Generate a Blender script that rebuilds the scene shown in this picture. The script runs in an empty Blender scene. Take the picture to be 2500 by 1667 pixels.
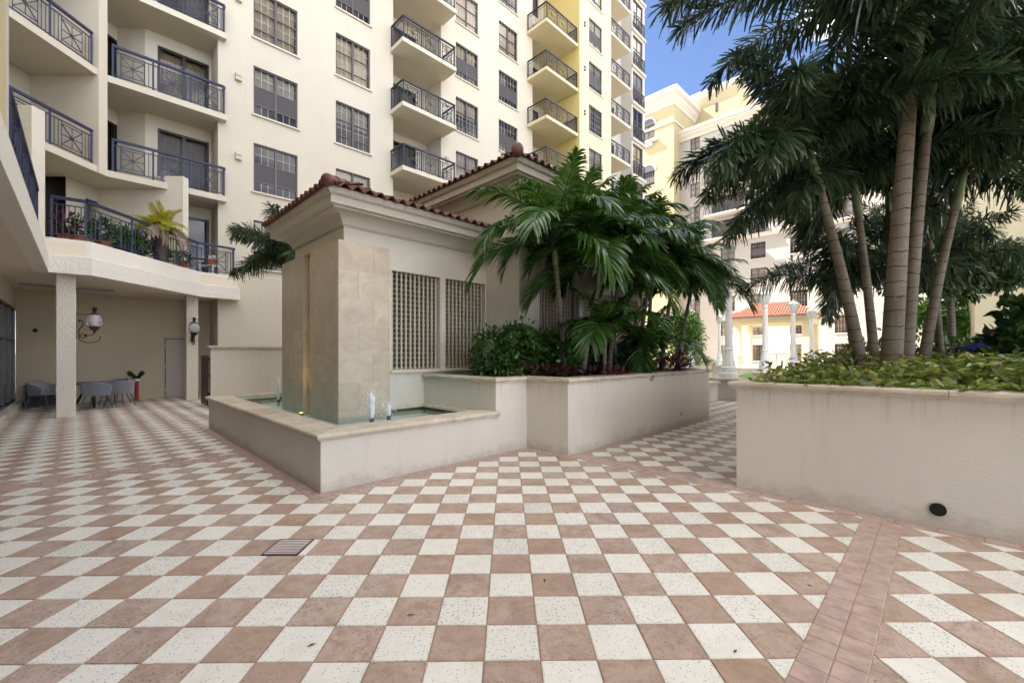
import bpy, math, random
import numpy as np
from mathutils import Vector, Matrix

random.seed(7); RNG = np.random.default_rng(7)
scene = bpy.context.scene
R = math.radians

# ------------------------------------------------------------------ camera
cam_data = bpy.data.cameras.new('camera'); cam = bpy.data.objects.new('camera', cam_data)
scene.collection.objects.link(cam); scene.camera = cam
cam.location = (0, 0, 1.6); cam.rotation_euler = (R(90), 0, 0)
cam_data.sensor_width = 36; cam_data.lens = 15.05; cam_data.shift_y = 0.0122
cam_data.clip_end = 3000; cam_data.clip_start = 0.05

# ------------------------------------------------------------------ sky, sun, exposure
SUN_EL = 48.0; SUN_AZ = Vector((-0.885, 0.465, 0)).normalized()
world = bpy.data.worlds.new('World'); scene.world = world; world.use_nodes = True
wn = world.node_tree.nodes; wl = world.node_tree.links
bg = wn['Background']; bg.inputs['Strength'].default_value = 0.05
sky = wn.new('ShaderNodeTexSky'); sky.sky_type = 'NISHITA'; sky.sun_disc = False
sky.sun_elevation = R(SUN_EL); sky.sun_rotation = math.atan2(SUN_AZ.x, SUN_AZ.y)
sky.air_density = 0.45; sky.dust_density = 0.05; sky.ozone_density = 2.4; sky.altitude = 2500
tc = wn.new('ShaderNodeTexCoord'); mp = wn.new('ShaderNodeMapping'); mp.inputs['Scale'].default_value = (1, 1, 2.6)
mp.inputs['Location'].default_value = (0.7, 2.2, 0.9)
nz = wn.new('ShaderNodeTexNoise'); nz.inputs['Scale'].default_value = 2.6; nz.inputs['Detail'].default_value = 7; nz.inputs['Roughness'].default_value = 0.56
cr = wn.new('ShaderNodeValToRGB'); cr.color_ramp.elements[0].position = 0.47; cr.color_ramp.elements[1].position = 0.84
cr.color_ramp.elements[0].color = (0, 0, 0, 1); cr.color_ramp.elements[1].color = (1, 1, 1, 1)
mx = wn.new('ShaderNodeMixRGB'); mx.inputs['Color2'].default_value = (31.0, 30.6, 30.0, 1)
wl.new(tc.outputs['Generated'], mp.inputs['Vector']); wl.new(mp.outputs['Vector'], nz.inputs['Vector'])
wl.new(nz.outputs['Fac'], cr.inputs['Fac']); wl.new(cr.outputs['Color'], mx.inputs['Fac'])
wl.new(sky.outputs['Color'], mx.inputs['Color1']); wl.new(mx.outputs['Color'], bg.inputs['Color'])

sd = bpy.data.lights.new('sun', 'SUN'); sun = bpy.data.objects.new('sun', sd); scene.collection.objects.link(sun)
sd.energy = 2.0; sd.angle = R(0.53); sd.color = (1.0, 0.95, 0.87)
S = Vector((SUN_AZ.x * math.cos(R(SUN_EL)), SUN_AZ.y * math.cos(R(SUN_EL)), math.sin(R(SUN_EL))))
sun.rotation_euler = S.to_track_quat('Z', 'Y').to_euler(); sun.location = (-30, -30, 60)

vs = scene.view_settings; vs.view_transform = 'Standard'; vs.look = 'None'; vs.exposure = 3.62; vs.gamma = 1
vs.use_curve_mapping = False
vs.use_white_balance = True; vs.white_balance_temperature = 7000; vs.white_balance_tint = 11   # camera set for open shade
scene.cycles.use_denoising = True
scene.cycles.max_bounces = 6; scene.cycles.diffuse_bounces = 3; scene.cycles.glossy_bounces = 3; scene.cycles.transparent_max_bounces = 10
scene.cycles.sample_clamp_indirect = 6

# ------------------------------------------------------------------ frames and helpers
# the buildings stand at 45 degrees to the paving: (u, v) runs along their walls, from the fountain's front corner
P0 = (-2.19, 4.90); Q = math.sqrt(0.5)
def W(u, v, z=0.0): return (P0[0] + Q * (u - v), P0[1] + Q * (u + v), z)
def UV(x, y): dx, dy = x - P0[0], y - P0[1]; return (Q * (dx + dy), Q * (dy - dx))
C = scene.collection
ORG = {}

class MB:
    def __init__(s): s.v = []; s.f = []
    def add(s, vs, fs):
        n = len(s.v); s.v += [tuple(p) for p in vs]; s.f += [tuple(i + n for i in f) for f in fs]; return s
    def box(s, x0, x1, y0, y1, z0, z1):
        return s.add([(x0,y0,z0),(x1,y0,z0),(x1,y1,z0),(x0,y1,z0),(x0,y0,z1),(x1,y0,z1),(x1,y1,z1),(x0,y1,z1)],
                     [(3,2,1,0),(4,5,6,7),(0,1,5,4),(1,2,6,5),(2,3,7,6),(3,0,4,7)])
    def bbox(s, x0, x1, y0, y1, z0, z1, b):          # box with chamfered edges
        xs = (x0, x0+b, x1-b, x1); ys = (y0, y0+b, y1-b, y1); zs = (z0, z0+b, z1-b, z1)
        P = []; idx = {}
        for i in range(4):
            for j in range(4):
                for k in range(4):
                    out = [i in (0,3), j in (0,3), k in (0,3)]
                    if sum(out) == 1: idx[i,j,k] = len(P); P.append((xs[i], ys[j], zs[k]))
        F = []
        for a in (0,3):
            F.append([idx[a,1,1], idx[a,2,1], idx[a,2,2], idx[a,1,2]]); F.append([idx[1,a,1], idx[2,a,1], idx[2,a,2], idx[1,a,2]])
            F.append([idx[1,1,a], idx[2,1,a], idx[2,2,a], idx[1,2,a]])
        e = {0:1, 3:2}
        for a in (0,3):
            for b2 in (0,3):
                F.append([idx[a,e[b2],1], idx[a,e[b2],2], idx[e[a],b2,2], idx[e[a],b2,1]])
                F.append([idx[a,1,e[b2]], idx[a,2,e[b2]], idx[e[a],2,b2], idx[e[a],1,b2]])
                F.append([idx[1,a,e[b2]], idx[2,a,e[b2]], idx[2,e[a],b2], idx[1,e[a],b2]])
                for c in (0,3): F.append([idx[a,e[b2],e[c]], idx[e[a],b2,e[c]], idx[e[a],e[b2],c]])
        return s.add(P, F)
    def quad(s, a, b, c, d): return s.add([a, b, c, d], [(0,1,2,3)])
    def prism(s, poly, z0, z1):
        n = len(poly)
        return s.add([(x,y,z0) for x,y in poly] + [(x,y,z1) for x,y in poly],
                     [tuple(range(n-1,-1,-1)), tuple(range(n,2*n))] + [(i,(i+1)%n,(i+1)%n+n,i+n) for i in range(n)])
    def bar(s, p, q, w, h=None):                      # rectangular bar from p to q
        h = h or w; p = Vector(p); q = Vector(q); d = (q-p)
        if d.length < 1e-6: return s
        d.normalize(); up = Vector((0,0,1)) if abs(d.z) < .9 else Vector((1,0,0))
        a = d.cross(up).normalized()*w/2; b = a.cross(d).normalized()*h/2
        return s.add([p-a-b,p+a-b,p+a+b,p-a+b,q-a-b,q+a-b,q+a+b,q-a+b],[(3,2,1,0),(4,5,6,7),(0,1,5,4),(1,2,6,5),(2,3,7,6),(3,0,4,7)])
    def tube(s, pts, rad, n=8, cap=True):
        pts = [Vector(p) for p in pts]; m = len(pts); V = []
        if not hasattr(rad, '__len__'): rad = [rad]*m
        prev = None
        for i, p in enumerate(pts):
            t = (pts[min(i+1,m-1)] - pts[max(i-1,0)]).normalized()
            if prev is None:
                ref = Vector((0,0,1)) if abs(t.z) < .9 else Vector((1,0,0)); a = t.cross(ref).normalized()
            else: a = (prev - t*prev.dot(t)).normalized()
            prev = a; b = t.cross(a)
            for k in range(n):
                th = 2*math.pi*k/n; V.append(p + (a*math.cos(th)+b*math.sin(th))*rad[i])
        F = [(i*n+k, i*n+(k+1)%n, (i+1)*n+(k+1)%n, (i+1)*n+k) for i in range(m-1) for k in range(n)]
        if cap: F += [tuple(range(n-1,-1,-1)), tuple((m-1)*n+k for k in range(n))]
        return s.add(V, F)
    def lathe(s, prof, c=(0,0,0), n=16):              # prof: (radius, z) from bottom to top
        V = [(c[0]+r*math.cos(2*math.pi*k/n), c[1]+r*math.sin(2*math.pi*k/n), c[2]+z) for r,z in prof for k in range(n)]
        m = len(prof)
        F = [(i*n+k, i*n+(k+1)%n, (i+1)*n+(k+1)%n, (i+1)*n+k) for i in range(m-1) for k in range(n)]
        F += [tuple(range(n-1,-1,-1)), tuple((m-1)*n+k for k in range(n))]
        return s.add(V, F)
    def sphere(s, c, r, n=10, m=7, sz=1.0):
        return s.lathe([(max(1e-4, r*math.sin(math.pi*i/m)), -r*sz*math.cos(math.pi*i/m)) for i in range(m+1)], c, n)

def mesh_of(mb, name='m', off=(0,0,0)):
    me = bpy.data.meshes.new(name); ox, oy, oz = off
    me.from_pydata([(x-ox, y-oy, z-oz) for x,y,z in mb.v], [], mb.f); me.validate(); return me

def smooth(me, on=True):
    me.polygons.foreach_set('use_smooth', [on]*len(me.polygons)); return me

def tag(o, label=None, cat=None, group=None, kind=None):
    if label: o['label'] = label
    if cat: o['category'] = cat
    if group: o['group'] = group
    if kind: o['kind'] = kind
    return o

def root_of(o):
    while o.parent: o = o.parent
    return o

def link(name, data, m=None, parent=None):
    o = bpy.data.objects.new(name, data); C.objects.link(o)
    if m is not None and data is not None and not data.materials: data.materials.append(m)
    if parent: o.parent = parent
    return o

def thing(name, label, cat, base, frame='uv', group=None, kind=None):
    """Empty at a thing's base; parts are then given in absolute (u,v,z) or (x,y,z) and stored relative to it"""
    o = link(name, None); o.empty_display_size = .2
    if frame == 'uv': o.location = W(*base); o.rotation_euler = (0,0,R(45))
    else: o.location = base
    ORG[o.name] = base
    return tag(o, label, cat, group, kind)

def part(name, mb, m, parent, sm=False, kind=None, label=None):
    me = mesh_of(mb, name, ORG[root_of(parent).name])
    if sm: smooth(me)
    o = link(name, me, m, parent)
    return tag(o, label, None, None, kind)

def solo(name, mb, m, base, frame, label, cat, group=None, kind=None, sm=False):
    me = mesh_of(mb, name, base)
    if sm: smooth(me)
    o = link(name, me, m)
    if frame == 'uv': o.location = W(*base); o.rotation_euler = (0,0,R(45))
    else: o.location = base
    ORG[o.name] = base
    return tag(o, label, cat, group, kind)

def inst(name, me, m, parent, loc, rotz=0, rel=None):
    """shared mesh placed at absolute frame position loc under a thing (or at rel under a part)"""
    o = link(name, me, m, parent)
    if rel is not None: o.location = rel
    else:
        b = ORG[root_of(parent).name]; o.location = (loc[0]-b[0], loc[1]-b[1], loc[2]-b[2])
    o.rotation_euler = (0,0,rotz) if not hasattr(rotz,'__len__') else rotz
    return o

def copy_tree(o, parent=None):
    c = o.copy(); C.objects.link(c); c.parent = parent
    for ch in o.children: copy_tree(ch, c)
    return c

def sweep(path, prof, closed=False, cuts=None, gap=0.0):
    """mitred sweep of a closed profile [(outward offset, z)] along a plan polyline; outward is to the right of travel.
    returns a list of MB, one per piece when cuts (piece length) is given, else one MB"""
    P = [Vector(p) for p in path]; n = len(P); segs = n if closed else n-1
    D = [(P[(i+1)%n]-P[i]).normalized() for i in range(segs)]; N = [Vector((d.y,-d.x)) for d in D]
    out = []; whole = MB(); k = len(prof)
    def mit(i, j): 
        return (N[i]+N[j])/(1+N[i].dot(N[j]))
    for i in range(segs):
        A, B = P[i], P[(i+1)%n]; L = (B-A).length
        m0 = mit(i-1, i) if (closed or i > 0) else N[i]
        m1 = mit(i, (i+1)%segs) if (closed or i < segs-1) else N[i]
        nc = max(1, round(L/cuts)) if cuts else 1
        for c in range(nc):
            s0, s1 = L*c/nc, L*(c+1)/nc
            a = A+D[i]*s0; b = A+D[i]*s1; ma = m0 if c == 0 else N[i]; mb_ = m1 if c == nc-1 else N[i]
            if c > 0: a = a+D[i]*gap/2
            if c < nc-1: b = b-D[i]*gap/2
            if c == 0 and gap and (closed or i > 0): a = a+D[i]*gap/2
            if c == nc-1 and gap and (closed or i < segs-1): b = b-D[i]*gap/2
            V = [(*(a+ma*o), z) for o,z in prof] + [(*(b+mb_*o), z) for o,z in prof]
            F = [(j,(j+1)%k,(j+1)%k+k,j+k) for j in range(k)] + [tuple(range(k-1,-1,-1)), tuple(range(k,2*k))]
            if cuts: out.append(MB().add(V, F))
            else: whole.add(V, F)
    return out if cuts else whole

def wall_holes(mb, axis, c, a0, a1, z0, z1, holes=(), depth=.15):
    """vertical sheet with rectangular openings and their reveals. axis 'u': wall along u at v=c, 'v': wall along v at u=c"""
    pt = (lambda a,z,d=0: (a, c+d, z)) if axis == 'u' else (lambda a,z,d=0: (c+d, a, z))
    H = [(max(h[0],a0), min(h[1],a1), max(h[2],z0), min(h[3],z1)) for h in holes]
    H = [h for h in H if h[1] > h[0]+1e-6 and h[3] > h[2]+1e-6]
    A = sorted({a0,a1,*[h[0] for h in H],*[h[1] for h in H]}); Z = sorted({z0,z1,*[h[2] for h in H],*[h[3] for h in H]})
    for i in range(len(A)-1):
        for j in range(len(Z)-1):
            ca, cz = (A[i]+A[i+1])/2, (Z[j]+Z[j+1])/2
            if any(h[0]<ca<h[1] and h[2]<cz<h[3] for h in H): continue
            mb.quad(pt(A[i],Z[j]), pt(A[i+1],Z[j]), pt(A[i+1],Z[j+1]), pt(A[i],Z[j+1]))
    for h in H:
        mb.quad(pt(h[0],h[2]),pt(h[0],h[2],depth),pt(h[0],h[3],depth),pt(h[0],h[3]))
        mb.quad(pt(h[1],h[2]),pt(h[1],h[3]),pt(h[1],h[3],depth),pt(h[1],h[2],depth))
        mb.quad(pt(h[0],h[2]),pt(h[1],h[2]),pt(h[1],h[2],depth),pt(h[0],h[2],depth))
        mb.quad(pt(h[0],h[3]),pt(h[0],h[3],depth),pt(h[1],h[3],depth),pt(h[1],h[3]))
    return mb

# ------------------------------------------------------------------ materials
def newmat(name):
    m = bpy.data.materials.new(name); m.use_nodes = True
    nt = m.node_tree; return m, nt.nodes, nt.links, nt.nodes['Principled BSDF']
def N_(nodes, t, **kw):
    n = nodes.new(t)
    for k, v in kw.items():
        if k in n.inputs: n.inputs[k].default_value = v
        else: setattr(n, k, v)
    return n
def pos(nodes): return nodes.new('ShaderNodeNewGeometry').outputs['Position']
def mixc(nodes, links, fac, a, b, mode='MIX'):
    n = nodes.new('ShaderNodeMixRGB'); n.blend_type = mode
    for s, v in (('Fac',fac),('Color1',a),('Color2',b)):
        if hasattr(v,'links'): links.new(v, n.inputs[s])
        else: n.inputs[s].default_value = v if s == 'Fac' else (*v,1) if len(v)==3 else v
    return n.outputs['Color']
def ramp(nodes, links, src, p0, p1, a=0., b=1.):
    n = nodes.new('ShaderNodeMapRange'); n.inputs['From Min'].default_value = p0; n.inputs['From Max'].default_value = p1
    n.inputs['To Min'].default_value = a; n.inputs['To Max'].default_value = b
    links.new(src, n.inputs['Value']); return n.outputs['Result']
def noise(nodes, links, scale, detail=4, rough=.55, vec=None, stretch=None, dist=0):
    n = N_(nodes,'ShaderNodeTexNoise', Scale=scale, Detail=detail, Roughness=rough, Distortion=dist)
    v = vec or pos(nodes)
    if stretch:
        m = nodes.new('ShaderNodeMapping'); m.inputs['Scale'].default_value = stretch; links.new(v, m.inputs['Vector']); v = m.outputs['Vector']
    links.new(v, n.inputs['Vector']); return n.outputs['Fac']

def stucco(name, col, bump=.35, scale=55, var=.10, streak=.12, rough=.9, splash=0., drip=None):
    m, n, l, b = newmat(name)
    big = noise(n, l, 1.1, 5, .6); c = mixc(n, l, ramp(n,l,big,.35,.7,0,var), col, tuple(x*.55 for x in col))
    st = noise(n, l, 3.0, 4, .6, stretch=(3.0,3.0,.22)); c = mixc(n, l, ramp(n,l,st,.56,.78,0,streak), c, (col[0]*.42,col[1]*.40,col[2]*.36))
    if splash:                                  # dried splash marks along the foot and runs under the coping
        sp = n.new('ShaderNodeSeparateXYZ'); l.new(pos(n), sp.inputs[0]); nz2 = noise(n, l, 4.5, 5, .7)
        ad = N_(n,'ShaderNodeMath',operation='MULTIPLY_ADD'); l.new(nz2, ad.inputs[0]); ad.inputs[1].default_value = -.55; l.new(sp.outputs[2], ad.inputs[2])
        c = mixc(n, l, ramp(n,l,ad.outputs[0],-.12,-.26,0,splash), c, (col[0]*.45,col[1]*.38,col[2]*.28))
        run = noise(n, l, 5.0, 4, .65, stretch=(3.2,3.2,.10)); up_ = ramp(n,l,sp.outputs[2],drip or .9,(drip or .9)+.25,0,1)
        mu = N_(n,'ShaderNodeMath',operation='MULTIPLY'); l.new(ramp(n,l,run,.50,.72,0,splash*1.2), mu.inputs[0]); l.new(up_, mu.inputs[1])
        c = mixc(n, l, mu.outputs[0], c, (col[0]*.55,col[1]*.45,col[2]*.30))
    l.new(c, b.inputs['Base Color']); b.inputs['Roughness'].default_value = rough; b.inputs['Specular IOR Level'].default_value = .2
    f = noise(n, l, scale, 3, .6); g0 = noise(n, l, scale*.25, 2, .5); g = ramp(n,l,g0,0,1,0,.45)
    add = N_(n,'ShaderNodeMath',operation='ADD'); l.new(f, add.inputs[0]); l.new(g, add.inputs[1])
    bp = N_(n,'ShaderNodeBump', Strength=bump, Distance=.03); l.new(add.outputs[0], bp.inputs['Height']); l.new(bp.outputs['Normal'], b.inputs['Normal'])
    return m
def plain(name, col, rough=.5, metal=0., spec=.5, bump=0, scale=40, var=0., vscale=4):
    m, n, l, b = newmat(name)
    b.inputs['Base Color'].default_value = (*col,1); b.inputs['Roughness'].default_value = rough; b.inputs['Metallic'].default_value = metal
    b.inputs['Specular IOR Level'].default_value = spec
    if var:
        l.new(mixc(n,l,ramp(n,l,noise(n,l,vscale,5,.65),.3,.72),tuple(x*(1-var) for x in col),tuple(min(1,x*(1+var)) for x in col)), b.inputs['Base Color'])
    if bump:
        bp = N_(n,'ShaderNodeBump', Strength=bump, Distance=.01); l.new(noise(n,l,scale,4,.6), bp.inputs['Height']); l.new(bp.outputs['Normal'], b.inputs['Normal'])
    return m
def glass(name, tint, refl=1.0, rough=.02, ior=1.5, bump=0, bscale=6):
    m, n, l, b = newmat(name); n.remove(b)
    t = N_(n,'ShaderNodeBsdfTransparent', Color=(*tint,1)); g = N_(n,'ShaderNodeBsdfGlossy', Roughness=rough); g.inputs['Color'].default_value=(refl,refl,refl,1)
    fr = N_(n,'ShaderNodeFresnel', IOR=ior); mixs = n.new('ShaderNodeMixShader')
    if bump:
        bp = N_(n,'ShaderNodeBump', Strength=bump, Distance=.02); l.new(noise(n,l,bscale,3,.6), bp.inputs['Height'])
        l.new(bp.outputs['Normal'], g.inputs['Normal']); l.new(bp.outputs['Normal'], fr.inputs['Normal'])
    l.new(fr.outputs[0], mixs.inputs[0]); l.new(t.outputs[0], mixs.inputs[1]); l.new(g.outputs[0], mixs.inputs[2])
    l.new(mixs.outputs[0], n['Material Output'].inputs['Surface']); return m
def leaf(name, col, col2, trans=.3, rough=.35, spec=.5, vscale=3.0):
    m, n, l, b = newmat(name)
    gi = n.new('ShaderNodeNewGeometry'); 
    fac = mixc(n,l,.5,gi.outputs['Random Per Island'],noise(n,l,vscale,2,.5))
    c = mixc(n,l,ramp(n,l,fac,.25,.75),col,col2); l.new(c, b.inputs['Base Color'])
    b.inputs['Roughness'].default_value = rough; b.inputs['Specular IOR Level'].default_value = spec
    tr = n.new('ShaderNodeBsdfTranslucent'); hs = N_(n,'ShaderNodeHueSaturation', Saturation=1.15, Value=1.5); hs.inputs['Hue'].default_value=.485
    l.new(c, hs.inputs['Color']); l.new(hs.outputs[0], tr.inputs['Color'])
    ms = n.new('ShaderNodeMixShader'); ms.inputs[0].default_value = trans
    l.new(b.outputs[0], ms.inputs[1]); l.new(tr.outputs[0], ms.inputs[2]); l.new(ms.outputs[0], n['Material Output'].inputs['Surface']); return m

M = {}
M['cream'] = stucco('stucco_cream', (.575,.53,.43), .22, 55, .09, .12)
M['cream_smooth'] = stucco('stucco_cream_smooth', (.59,.54,.44), .12, 70, .06, .05)
M['yellow'] = stucco('stucco_yellow', (.60,.48,.19), .2, 55, .06, .06)
M['wing_yellow'] = stucco('stucco_wing_yellow', (.58,.50,.30), .4, 40, .06, .06)
M['yellow_pale'] = stucco('stucco_pale_yellow', (.62,.56,.38), .2, 55, .05, .06)
M['far_yellow'] = stucco('stucco_far_yellow', (.37,.32,.19), .1, 60, .05, .07)
M['far_white'] = stucco('stucco_far_white', (.35,.335,.30), .1, 60, .05, .07)
M['white_wall'] = stucco('stucco_white', (.52,.50,.455), .15, 60, .05, .07)
M['rough_cream'] = stucco('stucco_rough_cream', (.68,.63,.53), .75, 26, .08, .06)
M['parapet'] = stucco('stucco_parapet', (.76,.725,.65), .7, 30, .05, .06)
M['planter'] = stucco('stucco_planter', (.67,.625,.55), .32, 62, .14, .10, splash=.30, drip=.85)
M['pavilion'] = stucco('stucco_pavilion', (.62,.58,.505), .45, 34, .06, .06)
M['trim'] = stucco('trim_grey', (.50,.455,.385), .10, 60, .10, .2)
M['fascia'] = stucco('fascia_stained', (.47,.435,.37), .15, 40, .2, .55)
M['soffit'] = plain('soffit_paint', (.72,.64,.51), .85, spec=.2, bump=.08, scale=90)
M['core'] = plain('room_shade_tone', (.10,.085,.07), .9, spec=.1)  # dark colour stands in for the shade of unlit rooms; used on solid blocks
M['rail_blue'] = plain('railing_blue', (.010,.020,.060), .45, spec=.4, var=.25, vscale=9)
M['rail_dark'] = plain('railing_slate', (.024,.029,.045), .45, spec=.4, var=.2, vscale=9)
M['frame'] = plain('window_frame_bronze', (.085,.075,.078), .45, .2)
M['muntin'] = plain('muntin_grey', (.42,.39,.34), .5)
M['black'] = plain('door_frame_black', (.018,.016,.016), .35)
M['glass'] = glass('window_glass', (.92,.92,.89), 1.0, .02, 1.5)
M['glass_clear'] = plain('globe_glass', (.80,.80,.80), .22, bump=.4, scale=25)
M['glass_clear'].node_tree.nodes['Principled BSDF'].inputs['Transmission Weight'].default_value = .7
M['blind'] = plain('blind_beige', (.56,.47,.34), .7, spec=.2)
M['blind_white'] = plain('blind_white', (.58,.53,.44), .7, spec=.2)
M['blind_brown'] = plain('blind_brown', (.30,.235,.155), .75, spec=.2)
M['curtain'] = plain('curtain_taupe', (.20,.16,.11), .85, spec=.1)
M['screen'] = plain('insect_screen', (.060,.053,.055), .7)
M['stone'] = None
M['grille'] = plain('grille_cream', (.46,.41,.32), .6, spec=.3)
M['rooftile'] = plain('clay_tile', (.125,.043,.030), .5, spec=.4, bump=.2, scale=30, var=.5, vscale=3.5)
M['rooftile_red'] = plain('clay_tile_red', (.27,.10,.065), .6, spec=.3, var=.35, vscale=5)
M['soil'] = plain('soil', (.03,.022,.015), .95, bump=.8, scale=25)
M['metal_dark'] = plain('bronze_metal', (.05,.028,.02), .45, .5)
M['white_paint'] = plain('white_paint', (.78,.77,.74), .45)
M['red_paint'] = plain('red_paint', (.38,.02,.02), .35)
M['door_paint'] = plain('door_paint', (.50,.45,.38), .5)
M['rope'] = plain('grey_rope', (.26,.265,.29), .85, spec=.2, bump=.4, scale=90)
M['table_dark'] = plain('dark_table', (.035,.034,.036), .45)
M['lawn'] = plain('lawn', (.10,.24,.035), .9, bump=.8, scale=40, var=.35, vscale=1.5)
M['blue_canvas'] = plain('blue_canvas', (.02,.045,.30), .8, spec=.1, var=.2, vscale=3)
M['terracotta'] = plain('terracotta', (.42,.15,.06), .8, var=.2)
M['orange'] = plain('orange_cloth', (.55,.13,.03), .8)
M['clay_dark'] = plain('dark_pot', (.06,.035,.028), .6)

def stone_mat():
    m, n, l, b = newmat('travertine')
    oi = n.new('ShaderNodeObjectInfo')
    addv = N_(n,'ShaderNodeVectorMath',operation='ADD'); sc_ = N_(n,'ShaderNodeVectorMath',operation='SCALE'); sc_.inputs['Scale'].default_value = 30
    l.new(oi.outputs['Random'], sc_.inputs[0]); l.new(pos(n), addv.inputs[0]); l.new(sc_.outputs[0], addv.inputs[1]); v = addv.outputs[0]
    a = noise(n,l,3.2,6,.62,v,dist=1.2); c = mixc(n,l,ramp(n,l,a,.3,.7),(.45,.365,.27),(.59,.51,.40))
    k = noise(n,l,9,4,.6,v,dist=2.0); c = mixc(n,l,ramp(n,l,k,.60,.70,0,.55),c,(.62,.55,.44))
    d = noise(n,l,1.1,3,.5,v); c = mixc(n,l,ramp(n,l,d,.35,.7,0,.45),c,(.36,.30,.235))
    r2 = ramp(n,l,oi.outputs['Random'],0,1,.97,1.03); hs = N_(n,'ShaderNodeHueSaturation'); l.new(c,hs.inputs['Color']); l.new(r2,hs.inputs['Value'])
    l.new(hs.outputs[0],b.inputs['Base Color']); b.inputs['Roughness'].default_value=.42; b.inputs['Specular IOR Level'].default_value=.35
    bp=N_(n,'ShaderNodeBump',Strength=.12,Distance=.01); l.new(k,bp.inputs['Height']); l.new(bp.outputs['Normal'],b.inputs['Normal'])
    return m
M['stone'] = stone_mat()
def cap_mat():
    m,n,l,b = newmat('cast_stone_cap'); oi=n.new('ShaderNodeObjectInfo')
    a=noise(n,l,5,6,.65); c=mixc(n,l,ramp(n,l,a,.3,.72),(.46,.385,.285),(.66,.60,.50))
    g=noise(n,l,45,3,.6); c=mixc(n,l,ramp(n,l,g,.58,.72,0,.4),c,(.26,.21,.15))
    hs=N_(n,'ShaderNodeHueSaturation'); l.new(c,hs.inputs['Color']); l.new(ramp(n,l,oi.outputs['Random'],0,1,.9,1.14),hs.inputs['Value'])
    l.new(hs.outputs[0],b.inputs['Base Color']); b.inputs['Roughness'].default_value=.75; b.inputs['Specular IOR Level'].default_value=.25
    bp=N_(n,'ShaderNodeBump',Strength=.35,Distance=.01); l.new(noise(n,l,60,4,.65),bp.inputs['Height']); l.new(bp.outputs['Normal'],b.inputs['Normal']); return m
M['cap'] = cap_mat()

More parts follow.
